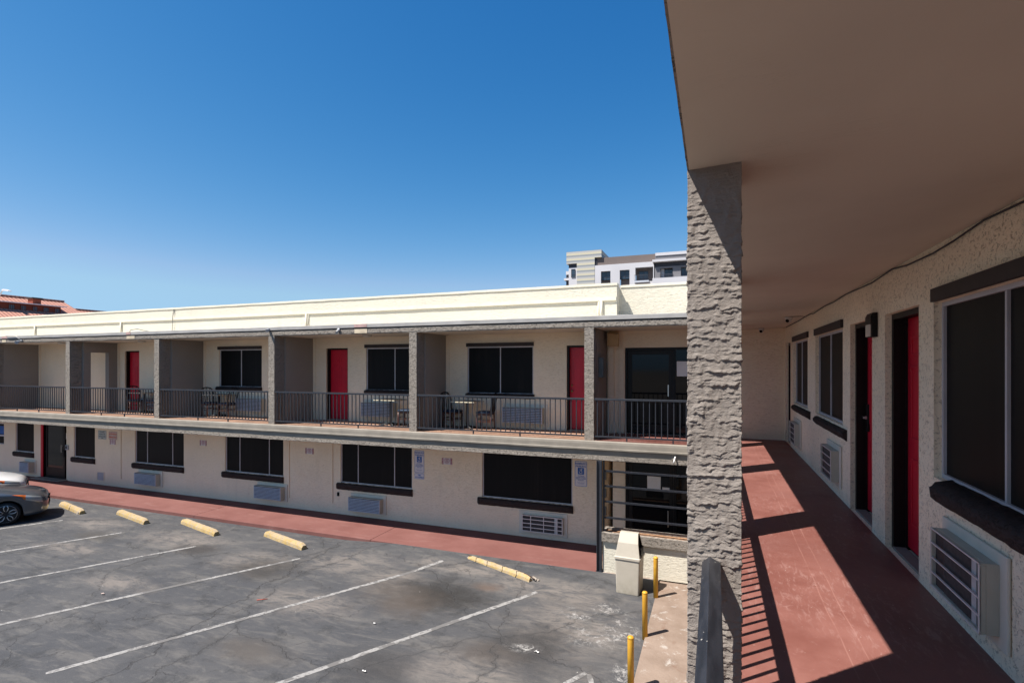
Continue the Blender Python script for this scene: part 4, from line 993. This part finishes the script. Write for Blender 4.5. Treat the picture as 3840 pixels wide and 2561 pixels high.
def table(label, loc):
    t = thing('table', label, 'table', loc, .0, 'pedestal tables on the balconies')
    m = MB(); m.box(-.34, .34, -.34, .34, .705, .738); m.build('table_top', 'tabletop', t)
    m = MB()
    for q in ((-.345, .345, -.345, -.341), (-.345, .345, .341, .345)): m.box(q[0], q[1], q[2], q[3], .714, .739)
    m.box(-.345, -.341, -.34, .34, .714, .739); m.box(.341, .345, -.34, .34, .714, .739); m.build('edge_band', 'edge', t)
    m = MB(); m.lathe([(.036, .03), (.036, .705)], n=14); m.build('pedestal', 'iron', t)
    m = MB()
    for a in (.785, 2.356): 
        c, s_ = math.cos(a), math.sin(a); m.tube([(-.30 * c, -.30 * s_, .018), (-.05 * c, -.05 * s_, .05), (.05 * c, .05 * s_, .05), (.30 * c, .30 * s_, .018)], [.018, .03, .03, .018], 8)
    m.build('foot', 'iron', t); return t
c0 = chair('dark chair with navy seat left of the table on the wide middle balcony', (-6.74, 13.02, 2.99), 1.35)
for (x, y, r_, s) in ((-5.72, 12.93, -1.45, 'reddish chair with navy seat right of the table, before the upper window'), (-8.0, 12.72, -1.5, 'chair with navy seat half hidden behind a column, beside the lone table'), (-15.86, 13.0, 1.3, 'dark chair against the partition, left of the table under the leftmost window'), (-15.08, 12.98, -1.45, 'dark chair right of the table under the leftmost upper window'), (-19.62, 13.0, 1.2, 'dark chair in front of the leftmost red door'), (-18.6, 13.02, -1.5, 'chair mostly hidden behind the second column from the left')):
    dup(c0, (x, y, 2.99), r_, s)
t0 = table('square table with pale edge between two chairs, left of the half hidden red door', (-6.22, 12.88, 2.99))
for (x, y, s) in ((-8.58, 12.78, 'square table with pale edge right of the fully visible red door'), (-15.47, 13.0, 'dark square table between two chairs under the leftmost upper window'), (-19.1, 13.02, 'dark square table beside the leftmost red door')):
    dup(t0, (x, y, 2.99), 0, s)

# ------------------------------------------------------------------ cars
def interp(tab, s):
    if s <= tab[0][0]: return tab[0][1]
    for k in range(len(tab) - 1):
        a, b = tab[k], tab[k + 1]
        if s <= b[0]:
            h = b[0] - a[0]; f = (s - a[0]) / h
            p = tab[max(k - 1, 0)]; q = tab[min(k + 2, len(tab) - 1)]
            m0 = (b[1] - p[1]) / (b[0] - p[0]) * h if k else (b[1] - a[1]); m1 = (q[1] - a[1]) / (q[0] - a[0]) * h if k < len(tab) - 2 else (b[1] - a[1])
            l = 3 * (b[1] - a[1])
            if l >= 0: m0, m1 = max(0, min(m0, l)), max(0, min(m1, l))
            else: m0, m1 = min(0, max(m0, l)), min(0, max(m1, l))
            return a[1] * (2 * f ** 3 - 3 * f * f + 1) + m0 * (f ** 3 - 2 * f * f + f) + b[1] * (3 * f * f - 2 * f ** 3) + m1 * (f ** 3 - f * f)
    return tab[-1][1]
TOP = [(0, .55), (.03, .66), (.10, .75), (.25, .83), (.6, .925), (1.1, 1.01), (1.45, 1.04), (2.0, 1.0), (3.5, 1.0), (4.1, 1.0), (4.45, .96), (4.53, .85), (4.56, .6)]
SHO = [(0, .52), (.06, .62), (.15, .685), (.5, .80), (.92, .885), (1.45, .935), (2.5, .95), (3.7, .95), (4.3, .93), (4.56, .58)]
WID = [(0, .36), (.02, .50), (.07, .63), (.18, .755), (.4, .855), (.92, .91), (2.2, .92), (3.7, .915), (4.2, .85), (4.48, .72), (4.56, .5)]
BOT = [(0, .33), (.04, .25), (.2, .20), (.5, .19), (4.2, .2), (4.5, .28), (4.56, .42)]
WF, WR, RA = .93, 3.63, .37
def zlow(s):
    z = interp(BOT, s)
    for c in (WF, WR):
        if abs(s - c) < RA: z = max(z, .325 + math.sqrt(RA * RA - (s - c) ** 2))
    return z
SEC = [(0, 'c', 0), (.3, 'c', .05), (.6, 'c', .22), (.80, 'c', .55), (.93, 'c', .9), (.985, 's', .06), (1.0, 's', .18), (1.0, 's', .35), (.995, 's', .52), (.985, 's', .68), (.97, 's', .84), (.95, 's', .95), (.93, 's', 1.0)]
def bodypt(s, t):
    """t runs 0..12 from the centre line over the shoulder to the sill"""
    k = min(int(t), len(SEC) - 2); f = t - k
    zc, zs, w, zb = interp(TOP, s), interp(SHO, s), interp(WID, s), zlow(s)
    def P(q):
        x, kind, d = q
        if kind == 'c': return (x * w, zc + (zs - zc) * d)
        return (x * w, zs + (zb - zs) * d)
    a, b = P(SEC[k]), P(SEC[k + 1]); return (a[0] + (b[0] - a[0]) * f, a[1] + (b[1] - a[1]) * f)
L0 = 2.2
def car(label, x, y, ang, pmat, scale=1.0):
    t = thing('parked_car', label, 'car', (x, y, 0), ang, 'cars parked at the left edge')
    t.scale = (scale,) * 3
    ss = [0, .01, .02, .035, .055, .08, .11, .15, .2, .26, .32, .4]
    while ss[-1] < 4.2: ss.append(ss[-1] + .035)
    ss += [4.26, 4.32, 4.38, 4.44, 4.48, 4.52, 4.55, 4.56]
    rings = []
    for s in ss:
        half = [bodypt(s, k) for k in range(len(SEC))]
        rings.append([(L0 - s, -q[0], q[1]) for q in half[::-1]] + [(L0 - s, q[0], q[1]) for q in half[1:]])
    m = MB(); m.loft(rings, False, True, closed=False)
    m.quad(*rings[0]); m.quad(*rings[-1][::-1])
    body = m.build('body', pmat, t, fixn=True)
    def patch(name, s0, s1, f0, f1, mat, side, ns=14, nt=5, off=.006):
        m = MB(); rows = []
        for i in range(ns + 1):
            s = s0 + (s1 - s0) * i / ns; row = []
            for j in range(nt + 1):
                tt = f0(s) + (f1(s) - f0(s)) * j / nt; q = bodypt(s, tt)
                a = bodypt(s, max(tt - .2, 0)); b = bodypt(s, min(tt + .2, 12)); d = (b[0] - a[0], b[1] - a[1]); l = math.hypot(*d) or 1
                fw = interp(WID, s) - interp(WID, s + .03)
                n3 = Vector((-fw / .03 * -1, -d[1] / l, d[0] / l)); n3.normalize()
                row.append((L0 - s + n3.x * off, side * (q[0] + n3.y * off), q[1] + n3.z * off))
            rows.append(row)
        m.loft(rows, False, True, closed=False); return m.build(name, mat, t, fixn=False)
    for side in (-1, 1):
        hl = patch('headlight', .085, .50, lambda s: 3.9 + .5 * (s - .1), lambda s: 7.0 - 1.6 * s, 'headlamp', side)
        patch('turn_signal', .50, .80, lambda s: 4.15 + 2.2 * (s - .5), lambda s: 6.15 - 4.4 * (s - .5), 'amber', side)
        patch('fog_lamp', .10, .16, lambda s: 8.6, lambda s: 9.6, 'headlamp', side, 4, 3)
        patch('bumper_vent', .025, .095, lambda s: 8.5, lambda s: 9.8, 'dark', side, 5, 3)
    m = MB(); m.box(L0 - .012, L0 + .012, -.34, .34, .555, .60); m.build('grille', 'dark', t); m = MB(); m.box(L0 - .02, L0 + .008, -.36, .36, .34, .47); m.build('lower_grille', 'dark', t)
    # greenhouse
    G = [(1.28, .97, .76, 1.03), (1.55, .97, .79, 1.15), (2.05, .95, .80, 1.345), (2.5, .95, .80, 1.42), (3.0, .96, .80, 1.415), (3.5, .98, .78, 1.31), (4.08, 1.0, .72, 1.01)]
    rg = []; rf = []
    for (s, zb, w, zt) in G:
        k = (zt - zb) / .47; wt = w - .20 * k
        rg.append([(L0 - s, w, zb - .03), (L0 - s, wt, max(zb, zt - .03)), (L0 - s, wt * .8, zt - .006), (L0 - s, 0, zt), (L0 - s, -wt * .8, zt - .006), (L0 - s, -wt, max(zb, zt - .03)), (L0 - s, -w, zb - .03)])
    m = MB(); m.loft(rg, False, True, closed=False); m.build('cabin_glass', 'carglass', t)
    rf = [[(p[0], p[1], p[2] + .008) for p in r_[1:6]] for r_ in rg[2:5]]
    m = MB(); m.loft(rf, False, True, closed=False); m.build('roof', pmat, t)
    for side in (-1, 1):
        m = MB(); m.tube([(L0 - 1.30, side * .77, .97), (L0 - 1.62, side * .74, 1.14), (L0 - 2.05, side * .63, 1.335), (L0 - 2.5, side * .61, 1.405), (L0 - 3.0, side * .61, 1.40), (L0 - 3.5, side * .66, 1.30), (L0 - 4.08, side * .73, 1.02)], .028, 6); m.build('pillar', pmat, t)
        m = MB(); m.lathe([(.001, -.09), (.055, -.08), (.085, -.03), (.085, .03), (.055, .085), (.001, .09)], (L0 - 1.72, side * .99, 1.0), 12, 'y'); m.build('mirror', pmat, t)
    for (s, side) in ((WF, -1), (WF, 1), (WR, -1), (WR, 1)):
        c = (L0 - s, side * .80, .325); o = side
        m = MB(); m.lathe([(.245, -.09), (.30, -.10), (.322, -.07), (.325, 0), (.322, .07), (.30, .10), (.245, .09)], c, 36, 'y'); w = m.build('wheel', 'tyre', t)
        m = MB(); m.lathe([(.247, o * .085), (.25, o * .098), (.235, o * .098), (.225, o * .05), (.22, -o * .06), (.001, -o * .06)], c, 36, 'y'); m.build('rim_barrel', 'accoil', w)
        m = MB()
        for k in range(5):
            for e in (-.30, .30):
                a0 = 2 * PI * k / 5 + .3; a1 = a0 + e
                mid = a0 + e * 1.15
                pts = [(c[0] + r_ * math.cos(a), c[1] + o * y_, c[2] + r_ * math.sin(a)) for r_, a, y_ in ((.05, a0, .075), (.12, mid, .082), (.19, a0 + e * .95, .09), (.238, a1 * .35 + a0 * .65, .094))]
                m.tube(pts, [.015, .012, .012, .014], 6)
        m.lathe([(.001, o * .085), (.04, o * .085), (.055, o * .07), (.055, o * .03), (.001, o * .03)], c, 16, 'y')
        m.lathe([(.225, o * .085), (.25, o * .10), (.253, o * .094), (.23, o * .075)], c, 36, 'y'); m.build('rim', 'rimmetal', w)
    m = MB(); m.box(L0 - 4.3, L0 - .25, -.70, .70, .22, .60); m.build('underbody', 'dark', t)
    return t
def carpaint(name, c, metal, rough=.22):
    t = NT(name); t.b.inputs['Coat Weight'].default_value = 1.0; t.b.inputs['Coat Roughness'].default_value = .03
    return t.fin(c, rough, metal, .5)
M['cargrey'] = carpaint('graphite_car_paint', (.055, .066, .082), .35, .3); M['carwhite'] = carpaint('white_car_paint', (.62, .62, .62), 0., .3)
M['carglass'] = NT('car_glass').fin((.01, .012, .013), .04, 0, .6); M['tyre'] = paint('tyre_rubber', (.014, .014, .015), .7, .3)
M['rimmetal'] = paint('silver_rim', (.55, .56, .58), .28, .5, .05, metal=.85)
M['headlamp'] = NT('headlamp_lens').fin((.30, .31, .30), .12, .2, .7); M['amber'] = NT('amber_lens').fin((.55, .12, .008), .15, 0, .6)
hd = math.radians(60); fw = Vector((math.cos(hd), math.sin(hd))); rt = Vector((math.sin(hd), -math.cos(hd)))
nose = Vector((-19.5, 9.22)) + fw * WF - rt * .80
ctr = nose - fw * L0
car('graphite grey car with silver spoked wheels, nose to the cracked wheel stop', ctr.x, ctr.y, hd, 'cargrey')
ctr2 = ctr + Vector((-3.03, .72)) + fw * .12
car('white car mostly cut off by the left edge, behind the grey car', ctr2.x, ctr2.y, hd, 'carwhite', 1.04)

# ------------------------------------------------------------------ buildings beyond the roof
def P(m, x0, x1, y0, y1, z0, z1): return m.box(x0, x1, y0, y1, z0, z1)
t = NT('striped_siding'); sx = t.n('ShaderNodeSeparateXYZ'); t.put(sx.inputs[0], t.pos())
fr = t.math('FRACT', t.math('DIVIDE', t.math('ADD', sx.outputs[2], .14), .70))
c = t.mix(t.math('GREATER_THAN', fr, .34), (.24, .255, .27), (.50, .46, .34)); c = t.mix(t.math('GREATER_THAN', fr, .68), c, (.40, .39, .37))
M['stripes'] = t.fin(c, .7, 0, .3)
M['aptwhite'] = paint('white_render', (.50, .49, .51), .8, .2, .04, .3); M['aptbrown'] = paint('taupe_render', (.155, .125, .115), .8, .2, .06, .3)
M['aptgrey'] = paint('slate_render', (.17, .165, .175), .8, .2, .05, .3); M['aptdark'] = paint('dark_slate_panel', (.05, .052, .065), .7, .3)
apt = thing('apartment_building', 'white and grey apartment block with a striped tower rising behind the motel roof', 'building', (-9, 70, 0))
apt_off = (9, -70, 0)
def ap(name, mat, *boxes, parent=None):
    m = MB()
    for b in boxes: m.box(*b)
    return m.build(name, mat, parent or apt, loc=apt_off if parent is None else None)
ap('tower', 'stripes', (-17.43, -15.0, 70, 78, 0, 20.2), (-18.88, -17.431, 70, 78, 18.59, 20.2), (-15.0, -14.08, 70, 78, 19.2, 20.2))
ap('tower_side', 'aptwhite', (-18.62, -17.432, 70.25, 77, 0, 18.1)); ap('tower_band', 'aptdark', (-18.62, -17.432, 70.25, 77, 18.101, 18.589))
ap('left_wing', 'aptdark', (-19.32, -18.621, 71.5, 78, 0, 17.35)); ap('left_wing_band', 'aptwhite', (-19.56, -18.622, 71.2, 78, 16.58, 16.87), (-19.27, -18.622, 71.2, 78, 17.36, 17.82))
ap('attic', 'aptbrown', (-14.9, -7.18, 70.3, 80, 18.13, 19.16)); ap('attic_edge', 'aptdark', (-14.999, -14.75, 70.2, 79, 17.6, 19.19))
def holes_front(u0, u1, z0, z1, hs, y, dep, mat, name):
    us = sorted({u0, u1, *[h[0] for h in hs], *[h[1] for h in hs]}); zs = sorted({z0, z1, *[h[2] for h in hs], *[h[3] for h in hs]}); m = MB()
    for a, b in zip(us, us[1:]):
        for c_, d in zip(zs, zs[1:]):
            if any(h[0] < (a + b) / 2 < h[1] and h[2] < (c_ + d) / 2 < h[3] for h in hs): continue
            m.quad((a, y, c_), (b, y, c_), (b, y, d), (a, y, d))
    for a, b, c_, d in hs:
        m.quad((a, y, c_), (a, y, d), (a, y + dep, d), (a, y + dep, c_)); m.quad((b, y, c_), (b, y, d), (b, y + dep, d), (b, y + dep, c_)); m.quad((a, y, d), (b, y, d), (b, y + dep, d), (a, y + dep, d)); m.quad((a, y, c_), (b, y, c_), (b, y + dep, c_), (a, y + dep, c_))
    m.quad((u0, y, z1), (u1, y, z1), (u1, y + 9, z1), (u0, y + 9, z1)); m.quad((u1, y, z0), (u1, y, z1), (u1, y + 9, z1), (u1, y + 9, z0)); m.quad((u0, y, z0), (u0, y, z1), (u0, y + 9, z1), (u0, y + 9, z0))
    return m.build(name, mat, apt, loc=apt_off, fixn=False)
wins = [(-14.15, -12.88, 16.1, 17.28), (-11.66, -10.39, 16.1, 17.28)]
holes_front(-14.96, -7.3, 0, 18.12, wins + [(w[0], w[1], 15.0, 16.1) for w in wins] + [(-9.65, -7.4, 15.64, 17.48)] + [(a, b, 12.4, 14.2) for a, b in ((-14.15, -12.88), (-11.66, -10.39), (-9.3, -8.0))], 70, .35, 'aptwhite', 'front_wall')
def pane(x0, x1, z0, z1, y, mull=None):
    w_ = ap('window', 'glassblue', (x0, x1, y, y + .1, z0, z1))
    m = MB(); f = .05; m.box(x0, x1, y - .04, y, z0, z0 + f); m.box(x0, x1, y - .04, y, z1 - f, z1); m.box(x0, x0 + f, y - .04, y, z0 + f, z1 - f); m.box(x1 - f, x1, y - .04, y, z0 + f, z1 - f)
    if mull: m.box(mull - f / 2, mull + f / 2, y - .04, y, z0 + f, z1 - f)
    m.box(x0 + f, x1 - f, y - .03, y, z0 + .28 * (z1 - z0), z0 + .28 * (z1 - z0) + f * .7)
    m.build('window_frame', 'aptdark', w_)
for w_ in wins:
    pane(w_[0], w_[1], w_[2], w_[3], 70.34, w_[0] + .62); ap('spandrel', 'aptbrown', (w_[0] + .1, w_[1], 70.3, 70.4, 15.0, 16.09))
for a, b in ((-14.15, -12.88), (-11.66, -10.39), (-9.3, -8.0)): pane(a, b, 12.4, 14.2, 70.34)
pane(-18.26, -17.70, 16.77, 17.88, 70.19)
ap('balcony_recess', 'aptbrown', (-9.65, -7.4, 70.9, 71.0, 15.64, 17.48)); pane(-9.3, -8.1, 15.66, 17.1, 70.86, -8.7)
ap('balcony_slab', 'acgrille', (-9.7, -7.85, 69.2, 70.3, 15.45, 15.64))
def brail(x0, x1, z0, z1, y, side=True):
    m = MB(); m.box(x0, x1, y, y + .04, z1 - .05, z1); m.box(x0, x1, y, y + .04, z0, z0 + .04); n = int((x1 - x0) / .13)
    for i in range(n + 1): x = x0 + (x1 - x0) * i / n; m.box(x - .012, x + .012, y + .01, y + .03, z0, z1)
    m.build('balcony_rail', 'aptdark', apt, loc=apt_off)
brail(-9.68, -7.9, 15.66, 16.4, 69.25)
ap('white_canopy', 'aptwhite', (-7.45, -2.0, 69.5, 71, 17.98, 18.26)); ap('upper_storey', 'aptgrey', (-7.17, 0, 70.1, 80, 18.261, 18.83)); ap('roof_band', 'aptwhite', (-7.13, 0, 70.0, 80, 18.831, 19.2))
ap('shaded_band', 'aptdark', (-7.2, 0, 70.2, 79, 17.4, 17.979)); ap('lower_canopy', 'aptwhite', (-7.43, 0, 69.5, 79, 15.2, 15.9))
holes_front(-7.2, 0, 0, 17.399, [(-6.5, -4.98, 15.95, 17.2), (-4.0, -2.4, 16.06, 17.2)], 70.05, .6, 'aptgrey', 'side_wall')
pane(-6.05, -5.0, 15.95, 17.1, 70.62, -5.5); ap('white_reveal', 'aptwhite', (-6.49, -6.06, 70.58, 70.65, 15.95, 17.19)); pane(-4.0, -2.4, 16.06, 17.2, 70.62, -3.55)
brail(-6.55, -4.95, 15.95, 16.42, 69.95)

# red tiled building to the left
t = NT('terracotta_roof_tiles'); sx = t.n('ShaderNodeSeparateXYZ'); t.put(sx.inputs[0], t.pos())
a = t.math('SINE', t.math('MULTIPLY', sx.outputs[1], 2 * PI / .34)); b = t.math('FRACT', t.math('DIVIDE', sx.outputs[0], .42))
f = t.math('MULTIPLY', t.rng(a, -1, .2), t.rng(b, 0, .3))
M['tiles'] = t.fin(t.mix(f, (.30, .135, .10), t.mix(t.noise(t.pos(), 2.5, 3), (.42, .20, .145), (.52, .29, .22))), .85, 0, .2, t.bump(t.math('ADD', a, b), .6, .05))
M['terracotta'] = paint('terracotta_wall', (.20, .055, .035), .9, .15, .12, 1.5); M['eave'] = paint('pinkish_eave', (.8, .72, .68), .7)
rb = thing('tiled_building', 'terracotta building with red tiled roof and a row of clerestory windows at the left', 'building', (-66, 30, 0))
def rp(mb, name, mat, parent=None): return mb.build(name, mat, parent or rb, loc=(66, -30, 0), fixn=False)
zR = CZ + 7.0; ya, yb = -12., 36.2
def zr(x): return zR - .5 * (x + 66)
m = MB(); m.quad((-66, ya, zR), (-66, yb, zR), (-54, yb + 1.2, zr(-54)), (-54, ya, zr(-54))); m.quad((-66, ya, zR), (-66, yb, zR), (-78, yb + 1.2, zr(-54)), (-78, ya, zr(-54)))
zl = CZ + 6.28
m.quad((-66, yb, zR), (-66, yb + 1.16, zl), (-63, yb + 1.2, zl - 1.5), (-63, yb + .3, zr(-63)))
m.quad((-66, yb, zR), (-66, yb + 1.16, zl), (-69, yb + 1.2, zl - 1.5), (-69, yb + .3, zr(-63)))
m.quad((-66, yb + 1.0, zl), (-66, 46, zl), (-56, 46, zl - 5), (-56, yb + 1.0, zl - 5)); m.quad((-66, yb + 1.0, zl), (-66, 46, zl), (-76, 46, zl - 5), (-76, yb + 1.0, zl - 5))
rp(m, 'roof', 'tiles')
m = MB(); m.box(-66.15, -65.85, ya, yb, zR - .02, zR + .12); m.box(-66.15, -65.85, yb + 1.1, 46, zl - .02, zl + .1); rp(m, 'ridge_cap', 'tiles')
m = MB(); m.box(-77, -56, ya, 45, 0, 5.3); rp(m, 'wall', 'terracotta')
h2 = CZ + 6.21
m = MB(); m.box(-65.5, -63.0, ya, 34.3, 9.5, h2 - .1); dm = rp(m, 'clerestory', 'terracotta')
m = MB(); m.prism([(-66, h2 + .28), (-62.75, h2 - .02), (-62.75, h2 - .12), (-66, h2 + .15)], ya, 34.7, 'y'); rp(m, 'clerestory_roof', 'eave')
for (r0, r1) in ((2.1044, 2.068), (2.0389, 2.008), (1.9775, 1.9495), (1.924, 1.8933), (1.8676, 1.8409)):
    y0, y1 = 63.0 / r0, 63.0 / r1; z1 = CZ + 5.97; z0 = CZ + 5.44
    m = MB(); m.box(-63.02, -62.98, y0, y1, z0, z1); wn = rp(m, 'window', 'glassblue')
    m = MB(); m.box(-62.98, -62.94, y0, y0 + .05, z0, z1); m.box(-62.98, -62.94, y1 - .05, y1, z0, z1); m.box(-62.98, -62.94, y0 + .05, y1 - .05, z1 - .06, z1); m.box(-62.98, -62.94, y0 + .05, y1 - .05, z0, z0 + .06)
    for k in (1, 2): yy = y0 + (y1 - y0) * k / 3; m.box(-62.98, -62.95, yy - .012, yy + .012, z0 + .06, z1 - .06)
    q = m.build('window_frame', 'terracotta', wn, fixn=False)
m = MB(); m.box(-64.4, -63.6, 32.2, 32.9, h2 - .1, h2 + .62); rp(m, 'roof_vent', 'terracotta')
m = MB(); m.box(-64.5, -63.5, 32.1, 33.0, h2 + .55, h2 + .68); rp(m, 'vent_cap', 'brown')
t = thing('street_lamp', 'street lamp with a flat head above the red tiled roof', 'street lamp', (-64.9, 30, 0))
m = MB(); m.tube([(-.6, 0, 0), (-.6, 0, 9.8)], [.12, .08], 10); m.build('post', 'pole', t)
m = MB(); m.tube([(-.6, 0, 9.8), (-.3, 0, 10.7), (.4, 0, 11.5), (.82, 0, 11.92), (1.1, 0, 12.0)], .05, 8); m.build('arm', 'pole', t)
m = MB(); m.loft([[(.95, -.12, 12.02), (.95, .12, 12.02), (.95, .12, 11.94), (.95, -.12, 11.94)], [(1.3, -.18, 12.06), (1.3, .18, 12.06), (1.3, .18, 11.88), (1.3, -.18, 11.88)], [(2.05, -.14, 11.86), (2.05, .14, 11.86), (2.05, .14, 11.80), (2.05, -.14, 11.80)]], True, False); m.build('lamp_head', 'aptwhite', t)

# ------------------------------------------------------------------ light, sky, camera
EXPO = 1.25
el = math.radians(58.6); az = math.radians(225)     # sun behind the camera, to the left
w = bpy.data.worlds.new('World'); S.world = w; w.use_nodes = True; nt = w.node_tree; nt.nodes.clear()
sky = nt.nodes.new('ShaderNodeTexSky'); sky.sky_type = 'NISHITA'; sky.sun_disc = False
sky.sun_elevation = el; sky.sun_rotation = az; sky.altitude = 350; sky.air_density = 1.0; sky.dust_density = .3; sky.ozone_density = 8.0
sep = nt.nodes.new('ShaderNodeSeparateColor'); nt.links.new(sky.outputs[0], sep.inputs[0]); comb = nt.nodes.new('ShaderNodeCombineColor'); ch = []
for i, (g, k) in enumerate(((2.41, .0638), (1.20, .1159), (.78, .2020))):       # a deep, dry desert blue
    a = nt.nodes.new('ShaderNodeMath'); a.operation = 'POWER'; nt.links.new(sep.outputs[i], a.inputs[0]); a.inputs[1].default_value = g
    b = nt.nodes.new('ShaderNodeMath'); b.operation = 'MULTIPLY'; nt.links.new(a.outputs[0], b.inputs[0]); b.inputs[1].default_value = k * 10; ch.append(b.outputs[0])
lim = nt.nodes.new('ShaderNodeMath'); lim.operation = 'MINIMUM'; nt.links.new(ch[0], lim.inputs[0]); gm = nt.nodes.new('ShaderNodeMath'); gm.operation = 'MULTIPLY'; nt.links.new(ch[2], gm.inputs[0]); gm.inputs[1].default_value = .72
g2 = nt.nodes.new('ShaderNodeMath'); g2.operation = 'MINIMUM'; nt.links.new(ch[1], g2.inputs[0]); nt.links.new(gm.outputs[0], g2.inputs[1]); ch[1] = g2.outputs[0]
gl = nt.nodes.new('ShaderNodeMath'); gl.operation = 'MULTIPLY'; nt.links.new(ch[1], gl.inputs[0]); gl.inputs[1].default_value = .60; nt.links.new(gl.outputs[0], lim.inputs[1]); ch[0] = lim.outputs[0]
for i in range(3): nt.links.new(ch[i], comb.inputs[i])
bg = nt.nodes.new('ShaderNodeBackground'); bg.inputs[1].default_value = .1 / 2 ** EXPO
ow = nt.nodes.new('ShaderNodeOutputWorld'); nt.links.new(comb.outputs[0], bg.inputs[0]); nt.links.new(bg.outputs[0], ow.inputs[0])
sl = bpy.data.lights.new('sun', 'SUN'); sl.energy = 4.2; sl.angle = math.radians(.5); sl.color = (1, .945, .87)
so = bpy.data.objects.new('sun', sl); COL.objects.link(so)
to = Vector((math.sin(az) * math.cos(el), math.cos(az) * math.cos(el), math.sin(el)))
so.rotation_euler = to.to_track_quat('Z', 'Y').to_euler(); so.location = to * 60
cam = bpy.data.cameras.new('camera'); cam.sensor_width = 36; cam.lens = 1214.38 / 2351 * 36
cam.shift_y = (841.08 - 784) / 2351; cam.clip_start = .05; cam.clip_end = 3000
co = bpy.data.objects.new('camera', cam); COL.objects.link(co)
co.location = (0, 0, CZ); co.rotation_euler = (PI / 2, 0, math.radians(20.97)); S.camera = co
vs = S.view_settings; vs.view_transform = 'Standard'; vs.look = 'None'; vs.gamma = 1; vs.use_curve_mapping = False; vs.exposure = EXPO
S.cycles.max_bounces = 12; S.cycles.diffuse_bounces = 10
